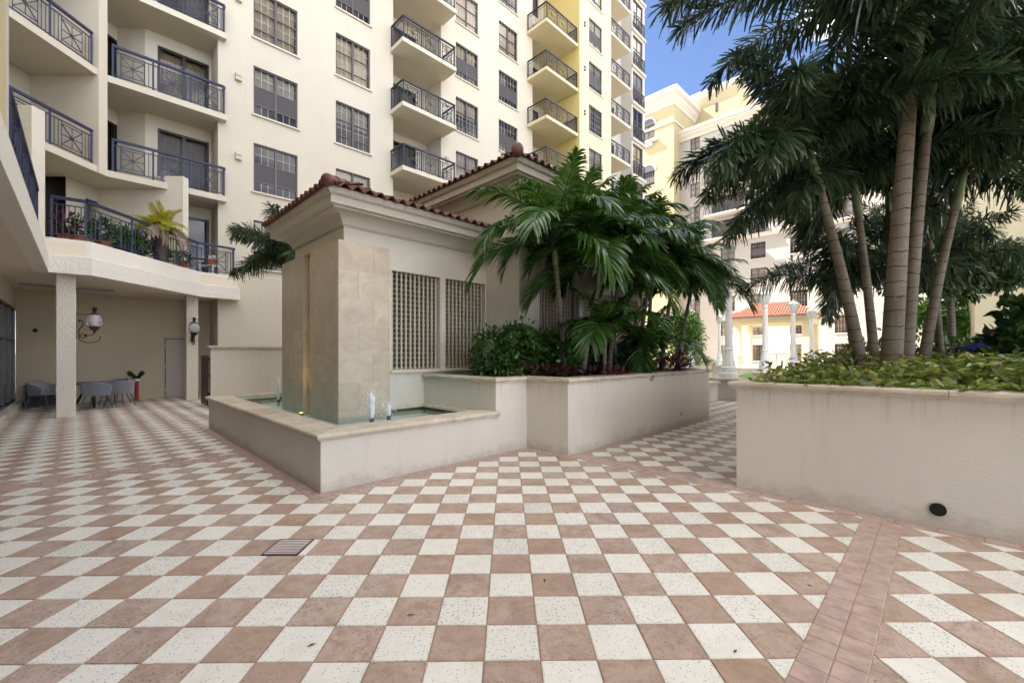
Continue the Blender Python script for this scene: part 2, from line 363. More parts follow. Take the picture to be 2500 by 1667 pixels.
TS = 0.2965; TH = R(0.66); TO = (-0.147, 2.238)
def tile_mat(name, cols, speck, speck_amt, stain):
    m,n,l,b = newmat(name)
    mp=n.new('ShaderNodeMapping'); mp.vector_type='TEXTURE'; mp.inputs['Location'].default_value=(TO[0],TO[1],0); mp.inputs['Rotation'].default_value=(0,0,TH); mp.inputs['Scale'].default_value=(TS,TS,TS)
    l.new(pos(n),mp.inputs['Vector']); fl=N_(n,'ShaderNodeVectorMath',operation='FLOOR'); l.new(mp.outputs[0],fl.inputs[0])
    sp=n.new('ShaderNodeSeparateXYZ'); l.new(fl.outputs[0],sp.inputs[0]); cb=n.new('ShaderNodeCombineXYZ'); l.new(sp.outputs[0],cb.inputs[0]); l.new(sp.outputs[1],cb.inputs[1])
    wnz=n.new('ShaderNodeTexWhiteNoise'); wnz.noise_dimensions='3D'; l.new(cb.outputs[0],wnz.inputs['Vector']); rv=wnz.outputs['Value']
    c=mixc(n,l,rv,cols[0],cols[1])
    mot=noise(n,l,9,6,.7,dist=.6); c=mixc(n,l,ramp(n,l,mot,.42,.72,0,stain),c,cols[2])
    blot=noise(n,l,3.1,6,.75,dist=1.2); c=mixc(n,l,ramp(n,l,blot,.48,.66,0,stain*.75),c,tuple(x*.78 for x in cols[2]))
    rv3=ramp(n,l,wnz.outputs['Value'],.80,1.0,0,.28); c=mixc(n,l,rv3,c,tuple(x*.6 for x in cols[0]))
    fine=noise(n,l,140,2,.6); c=mixc(n,l,ramp(n,l,fine,.35,.7,0,.22),c,tuple(x*.72 for x in cols[0]))
    vo=N_(n,'ShaderNodeTexVoronoi',Scale=80.0); l.new(pos(n),vo.inputs['Vector'])
    ss=n.new('ShaderNodeSeparateColor'); l.new(vo.outputs['Color'],ss.inputs[0])
    thr=N_(n,'ShaderNodeMath',operation='MULTIPLY'); l.new(ramp(n,l,ss.outputs[0],1-speck_amt,1,0,.42),thr.inputs[0]); l.new(ramp(n,l,rv,0,1,.65,1.1),thr.inputs[1])
    lt=N_(n,'ShaderNodeMath',operation='LESS_THAN'); l.new(vo.outputs['Distance'],lt.inputs[0]); l.new(thr.outputs[0],lt.inputs[1])
    c=mixc(n,l,lt.outputs[0],c,speck)
    fr=N_(n,'ShaderNodeVectorMath',operation='FRACTION'); l.new(mp.outputs[0],fr.inputs[0]); sb=N_(n,'ShaderNodeVectorMath',operation='SUBTRACT'); l.new(fr.outputs[0],sb.inputs[0]); sb.inputs[1].default_value=(.5,.5,.5)
    ab_=N_(n,'ShaderNodeVectorMath',operation='ABSOLUTE'); l.new(sb.outputs[0],ab_.inputs[0]); s2=n.new('ShaderNodeSeparateXYZ'); l.new(ab_.outputs[0],s2.inputs[0]); mxe=N_(n,'ShaderNodeMath',operation='MAXIMUM'); l.new(s2.outputs[0],mxe.inputs[0]); l.new(s2.outputs[1],mxe.inputs[1])
    en=N_(n,'ShaderNodeMath',operation='MULTIPLY_ADD'); l.new(noise(n,l,11,5,.7),en.inputs[0]); en.inputs[1].default_value=.16; l.new(mxe.outputs[0],en.inputs[2])   # grime creeping in from the joints
    c=mixc(n,l,ramp(n,l,en.outputs[0],.535,.60,0,.55),c,tuple(x*y for x,y in zip(cols[2],(.72,.60,.45))))
    big=noise(n,l,.55,5,.62); c=mixc(n,l,ramp(n,l,big,.5,.78,0,.30),c,tuple(x*y for x,y in zip(cols[0],(.66,.58,.46))))
    l.new(c,b.inputs['Base Color']); b.inputs['Specular IOR Level'].default_value=.42
    rg=noise(n,l,1.3,4,.6); l.new(ramp(n,l,rg,.3,.7,.30,.58),b.inputs['Roughness'])
    bp=N_(n,'ShaderNodeBump',Strength=.25,Distance=.004); l.new(noise(n,l,60,4,.7),bp.inputs['Height']); l.new(bp.outputs['Normal'],b.inputs['Normal'])
    return m
M['tile_white'] = tile_mat('tile_white', ((.83,.81,.74),(.79,.775,.71),(.66,.62,.53)), (.24,.225,.20), .85, .30)
M['tile_brown'] = tile_mat('tile_brown', ((.455,.325,.255),(.56,.45,.39),(.36,.235,.16)), (.17,.115,.09), .55, .9)
M['brick'] = plain('paver_brick', (.46,.33,.285), .40, spec=.45, bump=.3, scale=60, var=.28, vscale=9)
M['grout'] = plain('grout', (.34,.25,.185), .9, bump=.3, scale=60, var=.2)
M['ground'] = plain('ground_paving', (.42,.37,.31), .9, var=.1)
# ================================================================== ground and paving
solo('ground', MB().quad((-1500,-1500,-.05),(1500,-1500,-.05),(1500,1500,-.05),(-1500,1500,-.05)), M['ground'], (0,0,0), 'xy', None, None, kind='structure')
plaza = solo('plaza_floor', MB().quad((-26,-5,-.006),(16,-5,-.006),(16,21,-.006),(-26,21,-.006)), M['grout'], (0,0,0), 'xy', None, None, kind='structure')

def tile_mesh(name, m):
    h = TS/2-.0028; b = .003; mb = MB()
    V = [(-h,-h,-.012),(h,-h,-.012),(h,h,-.012),(-h,h,-.012),(-h,-h,-b),(h,-h,-b),(h,h,-b),(-h,h,-b),(-h+b,-h+b,0),(h-b,-h+b,0),(h-b,h-b,0),(-h+b,h-b,0)]
    F = [(8,9,10,11)] + [(i,(i+1)%4,(i+1)%4+4,i+4) for i in range(4)] + [(i+4,(i+1)%4+4,(i+1)%4+8,i+8) for i in range(4)]
    me = mesh_of(mb.add(V,F), name); me.materials.append(m); return me, V, F
tw, TV, TF = tile_mesh('tile_white', M['tile_white']); tb, _, _ = tile_mesh('tile_brown', M['tile_brown'])
ct, st = math.cos(TH), math.sin(TH)
def solid_at(u, v):
    return (.12<u<2.9 and .12<v<6.1) or (2.7<u<9.2 and .12<v<6.3) or (3.6<u<9.2 and -.75<v<6.3) or (u>3.8 and v<-3.45 and u<11) or v>15.2
tiles = []
for i in range(-80, 52):
    for j in range(-22, 62):
        gx, gy = (i+.5)*TS, (j+.5)*TS
        x, y = TO[0]+gx*ct-gy*st, TO[1]+gx*st+gy*ct
        u, v = UV(x, y)
        if solid_at(u, v) or y > 20 or x < -24 or (u < -5 and v < 4) or (u > 14 and v < 20): continue
        inview = y > 2.0 and abs(x) < 1.22*y + .1
        d = math.hypot(x, y)
        tiles.append((0 if inview else 1, d, x, y, (i+j) % 2 == 0))
tiles.sort()
near, far = tiles[:300], tiles[300:]
for _, d, x, y, wh in near:
    o = link('paving_tile', tw if wh else tb, None, plaza)
    o.location = (x+random.uniform(-.0007,.0007), y+random.uniform(-.0007,.0007), random.uniform(-.0011,.0011)); o.rotation_euler = (random.uniform(-.003,.003), random.uniform(-.003,.003), TH+random.uniform(-.003,.003))
for wh, m in ((True, M['tile_white']), (False, M['tile_brown'])):
    sel = np.array([(t[2], t[3]) for t in far if t[4] == wh]); tv = np.array(TV); n = len(sel)
    rot = np.array([[ct,-st],[st,ct]]); base = tv.copy(); base[:,:2] = tv[:,:2] @ rot.T
    V = np.repeat(base[None], n, 0); V[:,:,0] += sel[:,0,None]; V[:,:,1] += sel[:,1,None]; V[:,:,2] += RNG.uniform(-.001,.001,(n,1))
    me = bpy.data.meshes.new('paving_tiles'); F = np.array(TF)[None] + (np.arange(n)*12)[:,None,None]
    me.from_pydata(V.reshape(-1,3).tolist(), [], F.reshape(-1,4).tolist())
    tag(link('far_white_paving' if wh else 'far_brown_paving', me, m, plaza), kind='stuff')

# brick courses: along the walls and the bands that cross the plaza
def brick_mesh(a, b):
    mb = MB().bbox(-a/2+.003, a/2-.003, -b/2+.003, b/2-.003, -.02, .005, .003); me = mesh_of(mb, 'brick'); me.materials.append(M['brick']); return me
BM = {}
bandmb = MB()
def band(u0, u1, v0, v1, du, dv):
    bandmb.quad((u0,v0,.0018),(u1,v0,.0018),(u1,v1,.0018),(u0,v1,.0018))
    nu, nv = max(1, round((u1-u0)/du)), max(1, round((v1-v0)/dv)); a, b = (u1-u0)/nu, (v1-v0)/nv
    key = (round(a,4), round(b,4))
    if key not in BM: BM[key] = brick_mesh(a, b)
    for i in range(nu):
        for j in range(nv):
            o = link('brick', BM[key], None, plaza); x, y, _ = W(u0+(i+.5)*a, v0+(j+.5)*b)
            o.location = (x, y, random.uniform(-.0008,.0012)); o.rotation_euler = (0,0,R(45)+random.uniform(-.006,.006))
band(-.145, 3.46, -.145, 0, .29, .145); band(-.145, 0, 0, 6.2, .145, .29)
band(3.315, 3.46, -1.025, -.145, .145, .29); band(3.46, 9.26, -1.025, -.88, .29, .145)
band(3.485, 3.63, -7.0, -3.28, .145, .29)
band(-.9, 3.485, -4.765, -4.475, .146, .145)
band(-2.6, -.145, 2.71, 3.0, .155, .145); band(-6.2, -2.6, 2.71, 3.0, .30, .145)
band(3.41, 3.70, -3.28, -1.025, .29, .145)
bo = link('band_mortar', mesh_of(bandmb), M['grout'], plaza); bo.location = W(0,0,0); bo.rotation_euler = (0,0,R(45))

# drain grate
g = thing('drain_grate', 'rusty red slotted drain grate set in the checkered paving', 'drain grate', (-1.85,3.545,0), 'xy')
fr = MB()
x0,x1,y0,y1 = -1.995,-1.705,3.40,3.69
for a,b,c,d in ((x0,x1,y0,y0+.012),(x0,x1,y1-.012,y1),(x0,x0+.012,y0+.012,y1-.012),(x1-.012,x1,y0+.012,y1-.012)): fr.box(a,b,c,d,-.004,.009)
M['grate'] = plain('grate_iron', (.60,.50,.48), .55, .0, var=.3); M['dark'] = plain('hole_shade', (.008,.007,.006), .9)  # black colour stands in for the shade inside openings
part('frame', fr, plain('grate_frame', (.075,.035,.045), .5, .3), g)
part('pit', MB().quad((x0,y0,.003),(x1,y0,.003),(x1,y1,.003),(x0,y1,.003)), M['dark'], g)  # flat black sheet painted as the shade below the slots
gm = MB()
for k in range(13):
    xx = x0+.015+k*(.26/12); gm.box(xx-.0038,xx+.0038,y0+.012,y1-.012,.0035,.008)
for k in range(6): yy = y0+.012+k*(.266-.014)/5; gm.box(x0+.0125,x1-.0125,yy,yy+.014,.0036,.0077)
part('grating', gm, M['grate'], g)

# ================================================================== fountain basin
CAP = [(0,-.085),(.03,-.08),(.038,-.06),(.05,-.055),(.062,-.04),(.062,-.016),(.052,-.004),(.036,0),(-.37,0),(-.37,-.085)]
def caps(parent, path, ztop, prof=CAP, cuts=1.05, name='capstone'):
    for mb in sweep(path, [(o, z+ztop) for o,z in prof], cuts=cuts, gap=.005): part(name, mb, M['cap'], parent)
WALLP = lambda z, t=.3: [(0,-.02),(0,z),(-t,z),(-t,-.02)]
basin = thing('fountain_basin', 'cream stucco fountain basin with pale stone rim and teal water', 'fountain', (0,0,0))
part('basin_wall', sweep([(2.73,6.2),(0,6.2),(0,0),(2.735,0)], WALLP(.602)), M['planter'], basin)
caps(basin, [(2.73,6.2),(0,6.2),(0,0),(2.79,0)], .685)
def mosaic():
    m,n,l,b=newmat('mosaic_lining'); br=N_(n,'ShaderNodeTexBrick',Scale=1.0); br.offset=0
    br.inputs['Color1'].default_value=(.20,.18,.105,1); br.inputs['Color2'].default_value=(.27,.25,.16,1); br.inputs['Mortar'].default_value=(.11,.095,.06,1)
    for k,v in (('Mortar Size',.003),('Brick Width',.03),('Row Height',.03)): br.inputs[k].default_value=v
    sp=n.new('ShaderNodeSeparateXYZ'); l.new(pos(n),sp.inputs[0]); a=N_(n,'ShaderNodeMath',operation='ADD'); s=N_(n,'ShaderNodeMath',operation='SUBTRACT')
    l.new(sp.outputs[0],a.inputs[0]); l.new(sp.outputs[1],a.inputs[1]); cb=n.new('ShaderNodeCombineXYZ'); l.new(a.outputs[0],cb.inputs[0]); l.new(sp.outputs[2],cb.inputs[1])
    l.new(cb.outputs[0],br.inputs['Vector']); l.new(br.outputs['Color'],b.inputs['Base Color']); b.inputs['Roughness'].default_value=.25; return m
M['mosaic']=mosaic()
ln = MB()
for a,b in (((.302,.302),(.302,5.898)),((.302,.302),(2.73,.302)),((.302,5.898),(2.73,5.898)),((2.729,.302),(2.729,2.02)),((1.88,2.018),(2.729,2.018))):
    ln.quad((*a,.2),(*b,.2),(*b,.60),(*a,.60))
part('mosaic_lining', ln, M['mosaic'], basin)
part('rim_ledge', MB().bbox(1.88,2.728,1.93,2.016,.60,.655,.008).bbox(2.64,2.727,.40,1.928,.60,.655,.008), M['cap'], basin)
part('basin_floor', MB().quad((.29,.29,.47),(2.74,.29,.47),(2.74,5.9,.47),(.29,5.9,.47)), plain('basin_floor',(.60,.80,.79),.5,var=.2,vscale=6), basin)
def water_mat():
    m = glass('fountain_water',(.80,.93,.92),1.0,.04,1.33,.35,9); return m
M['water']=water_mat()
wm = MB(); nx, ny = 40, 90
idx = {}
for i in range(nx+1):
    for j in range(ny+1):
        u = .3+(2.73-.3)*i/nx; v = .3+5.6*j/ny
        z = .575
        for cu,cv in ((1.08,5.17),(1.25,1.24),(1.56,1.27),(.6,2.5)):
            d = math.hypot(u-cu,v-cv); z += .012*math.sin(d*28)*math.exp(-d*2.4)
        wm.v.append((u,v,z))
for i in range(nx):
    for j in range(ny):
        a=i*(ny+1)+j; wm.f.append((a,a+ny+1,a+ny+2,a+1))
part('water_surface', wm, M['water'], basin, sm=True)

# jets: nozzle, column of broken water and drops
def water_white():
    m,n,l,b=newmat('jet_water'); b.inputs['Base Color'].default_value=(.92,.95,.97,1); b.inputs['Roughness'].default_value=.25
    b.inputs['Transmission Weight'].default_value=.2; b.inputs['IOR'].default_value=1.33; return m
M['jet']=water_white(); M['nozzle']=plain('nozzle',(.01,.04,.07),.4)
def jet(u, v, h, w, label, loose=0):
    t = thing('fountain_jet', label, 'water jet', (u,v,.53), group='jets in the fountain basin')
    part('nozzle', MB().lathe([(.035,-.2),(.035,.06),(.028,.075),(.02,.075)],(u,v,.53),12), M['nozzle'], t)
    mb = MB(); rr = random.Random(int(u*100))
    for s in range(9):                                   # several broken strands that climb, spread and fall back
        top=h*rr.uniform(.55,1.05); a=rr.uniform(0,6.28); sp=w*rr.uniform(.02,.22); pts=[]; rad=[]
        for k in range(13):
            f=k/12; pts.append((u+sp*f*f*math.cos(a)+rr.uniform(-.12,.12)*w*f, v+sp*f*f*math.sin(a)+rr.uniform(-.12,.12)*w*f, .60+top*f)); rad.append(w*.5*(.30+.35*math.sin(math.pi*min(1,f*.8+.15)))*rr.uniform(.45,1.25))
        rad[-1]=.004; mb.tube(pts, rad, 8)
    part('water_column', mb, M['jet'], t, sm=True)
    dr = MB()
    for k in range(130+loose*2):
        a=rr.uniform(0,6.28); f=rr.random()**.8; rad_=w*(.25+1.3*rr.random()**2); zz=.585+h*(1.12 if k<130 else 2.4)*f
        dr.sphere((u+rad_*math.cos(a), v+rad_*math.sin(a), zz), rr.uniform(.002,.0085), 6, 4, rr.uniform(1.0,2.4))
    part('drops', dr, M['jet'], t, sm=True, kind='stuff')
jet(1.25,1.24,.40,.12,'taller right-hand water jet splashing in front of the stone pier')
jet(1.56,1.27,.22,.085,'short water jet in the basin corner below the grille')
jet(1.08,5.17,.50,.09,'thin tall jet with flying drops at the far end of the basin',70)

# ================================================================== stone pier
pier = thing('stone_pier', 'tan travertine fountain pier with a tall vertical slot', 'pier', (1.4,3.2,.2))
PU0,PU1,PV0,PV1,PT = .966,1.875,1.80,4.56,3.43
G0,G1 = 3.02,3.34
part('pier_core', MB().box(PU0+.145,PU1-.001,PV0+.02,PV1-.02,.2,PT-.004).box(PU0+.02,PU0+.144,PV0+.02,G0-.03,.2,PT-.004).box(PU0+.02,PU0+.144,G1+.03,PV1-.02,.2,PT-.004), plain('pier_core',(.44,.36,.265),.9), pier)
nco = 7; ch = (PT-.2)/nco
def panel(a0,a1,b0,b1,z0,z1): part('stone_panel', MB().bbox(a0,a1,b0,b1,z0,z1,.0006), M['stone'], pier)
for k in range(nco):
    z0,z1 = .2+k*ch+.0005, .2+(k+1)*ch-.0005
    cu = PU0+(.34 if k%2 else .60)
    panel(PU0,cu-.0012,PV0,PV0+.021,z0,z1); panel(cu+.0012,PU1,PV0,PV0+.021,z0,z1)
    cv = PV0+(.62 if k%2 else .44)
    panel(PU0-.001,PU0+.021,PV0+.0225,cv-.0012,z0,z1); panel(PU0-.001,PU0+.021,cv+.0012,G0,z0,z1)
    cv = G1+(.5 if k%2 else .75)
    panel(PU0-.001,PU0+.021,G1,cv-.0012,z0,z1); panel(PU0-.001,PU0+.021,cv+.0012,PV1,z0,z1)
    panel(PU0+.0225,PU0+.143,G0-.028,G0-.001,z0,z1); panel(PU0+.0225,PU0+.143,G1+.001,G1+.028,z0,z1)
part('pier_top', MB().bbox(PU0+.01,PU1-.01,PV0+.01,PV1-.01,PT-.003,PT+.012,.003), M['stone'], pier)
lm = plain('ledger_stone',(.55,.42,.25),.7,var=.3,vscale=12)
lme = []
for k in range(4):
    me=mesh_of(MB().bbox(0,.05+.012*k,-.15,.15,0,.058-.004*(k%2),.006),'ledger_stone'); me.materials.append(lm); lme.append(me)
for k in range(49):
    inst('ledger_stone', lme[random.randrange(4)], None, pier, (PU0+.09-random.uniform(0,.012), (G0+G1)/2, .24+k*.0645))
    o=C.objects[-1]
# lit fixture at the foot of the slot and by the far jet
def uplight(u,v,label,e):
    t = thing('fountain_light', label, 'lamp', (u,v,.42), group='warm lights in the fountain')
    part('housing', MB().lathe([(.03,0),(.045,.02),(.045,.10),(.04,.11)],(u,v,.42),12), M['metal_dark'], t)
    m,n,l,b=newmat('lamp_lens'); b.inputs['Emission Color'].default_value=(1,.62,.2,1); b.inputs['Emission Strength'].default_value=.6
    part('lens', MB().lathe([(.034,.111),(.03,.118),(.001,.12)],(u,v,.42),12), m, t)
    ld=bpy.data.lights.new('fountain_glow','SPOT'); ld.energy=e; ld.color=(1,.60,.20); ld.spot_size=R(75); ld.spot_blend=.8; ld.shadow_soft_size=.03
    lo=bpy.data.objects.new('fountain_glow',ld); C.objects.link(lo); lo.parent=t; lo.location=(0,0,.14); lo.rotation_euler=(R(180),0,0)
    return lo
lo=uplight(PU0-.10,(G0+G1)/2,'warm underwater light at the foot of the pier slot',2.2); lo.rotation_euler=(R(180),R(-9),0)
lo=uplight(1.12,4.90,'warm underwater light beside the far jet',2)

# ================================================================== planters
def soil(path): return MB().prism(path, .9, 1.135)
pl = thing('planter', 'long cream stucco planter beside the fountain with palms', 'planter', (2.73,0,0))
PATH_L = [(2.73,2.02),(2.73,0),(3.46,0),(3.46,-.88),(9.26,-.88),(9.26,1.06)]
part('planter_wall', sweep([(2.73,2.018)]+PATH_L[1:], WALLP(1.132,.26)), M['planter'], pl)
caps(pl, [(2.73,2.015)]+PATH_L[1:], 1.215, [(o if o>0 else o*.7,z) for o,z in CAP], 1.4)
part('soil', MB().prism([(2.98,2.0),(2.98,.25),(3.72,.25),(3.72,-.62),(9.0,-.62),(9.0,1.05)],.9,1.13), M['soil'], pl)
part('weep_hole', MB().tube([W0 for W0 in ((7.62,-.884,.245),(7.62,-.865,.245))], .032, 12), plain('brass',(.25,.2,.13),.5,.6), pl)
pr = thing('planter', 'tall cream stucco planter on the right with yellow-green ground cover', 'planter', (3.63,-3.283,0))
part('planter_wall', sweep([(11,-3.283),(3.63,-3.283),(3.63,-14)], WALLP(1.19,.26)), M['planter'], pr)
caps(pr, [(11,-3.283),(3.63,-3.283),(3.63,-14)], 1.275, [(o*1.25 if o>0 else o*.75,z*1.05) for o,z in CAP], 1.9)
part('soil', MB().prism([(3.88,-3.53),(3.88,-14),(11,-14),(11,-3.53)],.9,1.18), M['soil'], pr)
hl = part('drain_hole', MB().tube([(3.612,-5.0,.175),(3.64,-5.0,.175)], .058, 20), M['dark'], pr)  # black disc painted as the shade inside the hole

# ================================================================== pavilions
def tile_roof_mesh():
    L=.42; xs=[]; mb=MB()
    prof=[(.13*k/7, .058*math.sin(math.pi*k/7)) for k in range(8)]+[(.15,-.012),(.18,-.014),(.2,0)]
    n=len(prof); V=[]
    for y,dz,sx in ((0,0,1.0),(L,-.004,.93)):
        for x,z in prof: V.append((x*sx,y,z+dz))
        for x,z in prof: V.append((x*sx,y,z+dz-.014))
    F=[(i,i+1,i+1+2*n,i+2*n) for i in range(n-1)]+[(i+n,i+n+2*n,i+1+3*n,i+1+n) for i in range(n-1)]+[(i,i+n,i+1+n,i+1) for i in range(n-1)]
    me=smooth(mesh_of(mb.add(V,F),'roof_tile')); me.materials.append(M['rooftile']); return me
RT = tile_roof_mesh()
M['rooftile'].node_tree.nodes  # colour varies by position
def hip_roof(parent, u0,u1,v0,v1,z,pitch,rows_front,rows_left,left=True,ridge_end=None,tm=None):
    half=(v1-v0)/2; t=math.tan(pitch); zr=z+half*t
    mb=MB(); a,b,c,d=(u0,v0,z),(u1,v0,z),(u1,v1,z),(u0,v1,z); r0=(u0+half,v0+half,zr); r1=(u1-half if ridge_end is None else u1, v0+half, zr)
    mb.add([a,b,c,d,r0,r1],[(0,1,5,4),(1,2,5),(2,3,4,5),(3,0,4),(3,2,1,0)])
    roof=part('roof', mb, M['rooftile'], parent)
    cp=math.cos(pitch); step=.36*cp
    for r in range(rows_front):
        d=r*step-.05; n=int((u1-u0)/.2)
        for k in range(n):
            u=u0+k*.2
            if u+.1 < u0+max(0,d) or (ridge_end is None and u+.1 > u1-max(0,d)) or d>half: continue
            inst('roof_tile', RT, None, roof, (u+random.uniform(-.004,.004), v0+d, z+d*t+.02+random.uniform(0,.004)), (pitch-R(2.2),0,random.uniform(-.02,.02)))
    for r in range(rows_left):
        d=r*step-.05; n=int((v1-v0)/.2)
        for k in range(n):
            v=v1-k*.2
            if v-.1 > v1-max(0,d) or v-.1 < v0+max(0,d) or d>half: continue
            inst('roof_tile', RT, None, roof, (u0+d, v+random.uniform(-.004,.004), z+d*t+.02+random.uniform(0,.004)), (pitch-R(2.2),0,R(-90)+random.uniform(-.02,.02)))
    return roof, (Vector(a),Vector(r0))
def hip_caps(roof, A, B, n, start_r):
    d=(B-A); L=d.length; d.normalize()
    for k in range(n):
        p=A+d*(.33*k-.06)+Vector((0,0,.045)); q=p+d*.40+Vector((0,0,.0)); 
        if (q-A).length>L+.2: break
        r=start_r if k==0 else .10
        part('hip_tile', MB().tube([p,p+d*.05,q],[r*.8 if k==0 else r,r,r*.8],12), M['rooftile'], roof, sm=True)
def cornice(parent, path, z0, z1, closed=False, ov=.42):
    h=z1-z0; cv=[(.05+ (ov*.66-.05)*(1-math.cos(k/6*math.pi/2)), z0+.05*h+.36*h*math.sin(k/6*math.pi/2)) for k in range(7)]
    prof=[(-.02,z0),(.03,z0),(.03,z0+.05*h)]+cv+[(ov*.70,z0+.43*h),(ov*.70,z0+.47*h),(ov*.86,z0+.50*h),(ov*.86,z0+.77*h),(-.02,z0+.77*h)]
    part('cornice', sweep(path,prof,closed), M['trim'], parent)
    part('drip_edge', sweep(path,[(-.02,z0+.7705*h),(ov*.93,z0+.7705*h),(ov*.93,z0+.80*h),(-.02,z0+.80*h)],closed), M['white_wall'], parent)
    part('fascia', sweep(path,[(-.02,z0+.8005*h),(ov*.98,z0+.8005*h),(ov,z0+.995*h),(-.02,z0+.995*h)],closed), M['fascia'], parent)
def grille(parent, axis, c, a0, a1, z0, z1, nv, nh):
    gr = part('grille', MB().box(a0,a1,c+.07,c+.075,z0,z0+.02), M['grille'], parent)
    vm=mesh_of(MB().bbox(-.017,.017,-.02,.02,0,z1-z0,.003),'bar'); vm.materials.append(M['grille'])
    hm=mesh_of(MB().box(0,a1-a0,-.012,.012,-.006,.006),'bar'); hm.materials.append(M['grille'])
    for k in range(nv): inst('bar', vm, None, gr, (a0+(k+.5)*(a1-a0)/nv, c+.09, z0))
    for k in range(nh): inst('bar', hm, None, gr, (a0, c+.09, z0+(k+.5)*(z1-z0)/nh))

p1 = thing('fountain_pavilion', 'low stucco pavilion with red clay tile roof behind the stone pier', 'pavilion', (2.7,3.2,0))
w = MB(); holes=[(2.03,3.10,1.30,3.12),(3.22,4.29,1.30,3.12)]
wall_holes(w,'u',2.02,1.15,4.318,0,3.73,holes,.14); wall_holes(w,'v',1.15,2.02,4.34,0,3.73,[],.1)
w.quad((1.15,4.34,0),(4.318,4.34,0),(4.318,4.34,3.73),(1.15,4.34,3.73)); w.quad((1.15,2.02,3.9),(4.3,2.02,3.9),(4.3,4.34,3.9),(1.15,4.34,3.9))
part('wall', w, M['pavilion'], p1)
part('sill', MB().bbox(1.99,4.316,1.965,2.12,1.25,1.297,.008), M['cream_smooth'], p1)
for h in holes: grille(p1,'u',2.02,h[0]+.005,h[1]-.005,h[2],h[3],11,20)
part('dark_backing', MB().quad((1.3,3.6,0),(4.3,3.6,0),(4.3,3.6,3.7),(1.3,3.6,3.7)), plain('dark_backing',(.16,.125,.085),.9), p1)  # dark sheet added inside, its colour standing in for shade behind the grilles
cornice(p1,[(4.318,4.34),(1.15,4.34),(1.15,2.02),(4.318,2.02)],3.725,4.20)
rf,(A,B)=hip_roof(p1,.70,4.30,1.57,4.79,4.20,R(20),4,4,ridge_end=1)
hip_caps(rf,A,B,6,.098)
p2 = thing('garden_pavilion', 'taller stucco pavilion with clay tile roof behind the palms', 'pavilion', (7,3.5,0))
w = MB(); holes=[(5.0,6.45,1.30,3.12),(6.62,8.0,1.30,3.12),(8.15,9.25,1.30,3.12)]
wall_holes(w,'u',1.08,4.32,9.55,0,4.93,holes,.14); wall_holes(w,'v',4.32,1.08,6.3,0,4.93,[],.1)
w.quad((9.55,1.08,0),(9.55,6.3,0),(9.55,6.3,4.93),(9.55,1.08,4.93)); w.quad((4.32,6.3,0),(9.55,6.3,0),(9.55,6.3,4.93),(4.32,6.3,4.93)); w.quad((4.32,1.08,5.1),(9.5,1.08,5.1),(9.5,6.3,5.1),(4.32,6.3,5.1))
part('wall', w, M['pavilion'], p2)
for h in holes: grille(p2,'u',1.08,h[0]+.005,h[1]-.005,h[2],h[3],14,20)
part('pilaster', MB().box(4.319,4.95,1.02,1.079,0,4.92), M['pavilion'], p2)
cornice(p2,[(4.32,6.3),(4.32,1.08),(9.55,1.08),(9.55,6.3)],4.90,5.39,True)
rf,(A,B)=hip_roof(p2,3.87,10.0,.63,6.75,5.39,R(20),5,6)
hip_caps(rf,A,B,9,.12)
part('ball_finial', MB().sphere((3.92,.68,5.50),.12,14,9), M['rooftile'], rf, sm=True)

# screen wall behind the fountain
sw = thing('screen_wall', 'cream stucco garden wall with stone cap behind the fountain', 'wall', (.78,10.5,0))
part('wall', MB().box(.78,5.2,10.5,10.7,0,1.77), M['rough_cream'], sw)
part('cap', MB().bbox(.72,5.2,10.45,10.75,1.771,1.85,.012), M['cap'], sw)
ga = thing('garden_gate', 'dark metal gate edge with hinges at the end of the garden wall', 'gate', (.74,10.6,0))
part('gate_leaf', MB().box(.70,.735,10.56,11.5,.05,1.55), M['metal_dark'], ga)
for z in (.35,.9,1.4): part('hinge', MB().bbox(.69,.779,10.52,10.555,z,z+.10,.005), M['black'], ga)
# ================================================================== windows, doors, railings (shared pieces)
SH = 2.95; FL = [4.36+SH*k for k in range(11)]; TOP = 36.8
_T = {}
def tmpl(key, fn):
    if key not in _T: _T[key] = fn()
    return _T[key]
def win_frame(w,h):
    mb=MB(); a=w/2; t=.055; y0,y1=.065,.125
    mb.box(-a,-a+t,y0,y1,0,h).box(a-t,a,y0,y1,0,h).box(-a+t,a-t,y0,y1,0,t).box(-a+t,a-t,y0,y1,h-t,h)
    mb.box(-.04,.04,y0-.004,y1-.002,t,h-t)
    for f in (.22,.60): mb.box(-a+t,-.041,y0+.004,y1-.004,h*f-.022,h*f+.022).box(.041,a-t,y0+.004,y1-.004,h*f-.022,h*f+.022)
    return mesh_of(mb,'frame')
def win_muntin(w,h):
    mb=MB(); a=w/2; t=.055; s=.008
    for sg in (-1,1):
        x0,x1=(-a+t,-.041) if sg<0 else (.041,a-t)
        for k in (1,2):
            x=x0+(x1-x0)*k/3; mb.box(x-s,x+s,.085,.098,t,h*.22-.023).box(x-s,x+s,.085,.098,h*.22+.023,h*.60-.023).box(x-s,x+s,.085,.098,h*.60+.023,h-t)
        for f in (.41,.79): mb.box(x0,x1,.087,.096,h*f-s,h*f+s)
    return mesh_of(mb,'muntins')
def win_pane(w,h): return mesh_of(MB().quad((-w/2+.05,.10,.05),(w/2-.05,.10,.05),(w/2-.05,.10,h-.05),(-w/2+.05,.10,h-.05)),'pane')
def win_blind(w,h,lo):
    mb=MB(); n=int((h-lo)/.055); 
    for k in range(n):
        z=h-.02-k*.055; mb.quad((-w/2+.06,.20,z),(w/2-.06,.20,z),(w/2-.06,.235,z-.045),(-w/2+.06,.235,z-.045))
    return mesh_of(mb,'blind')
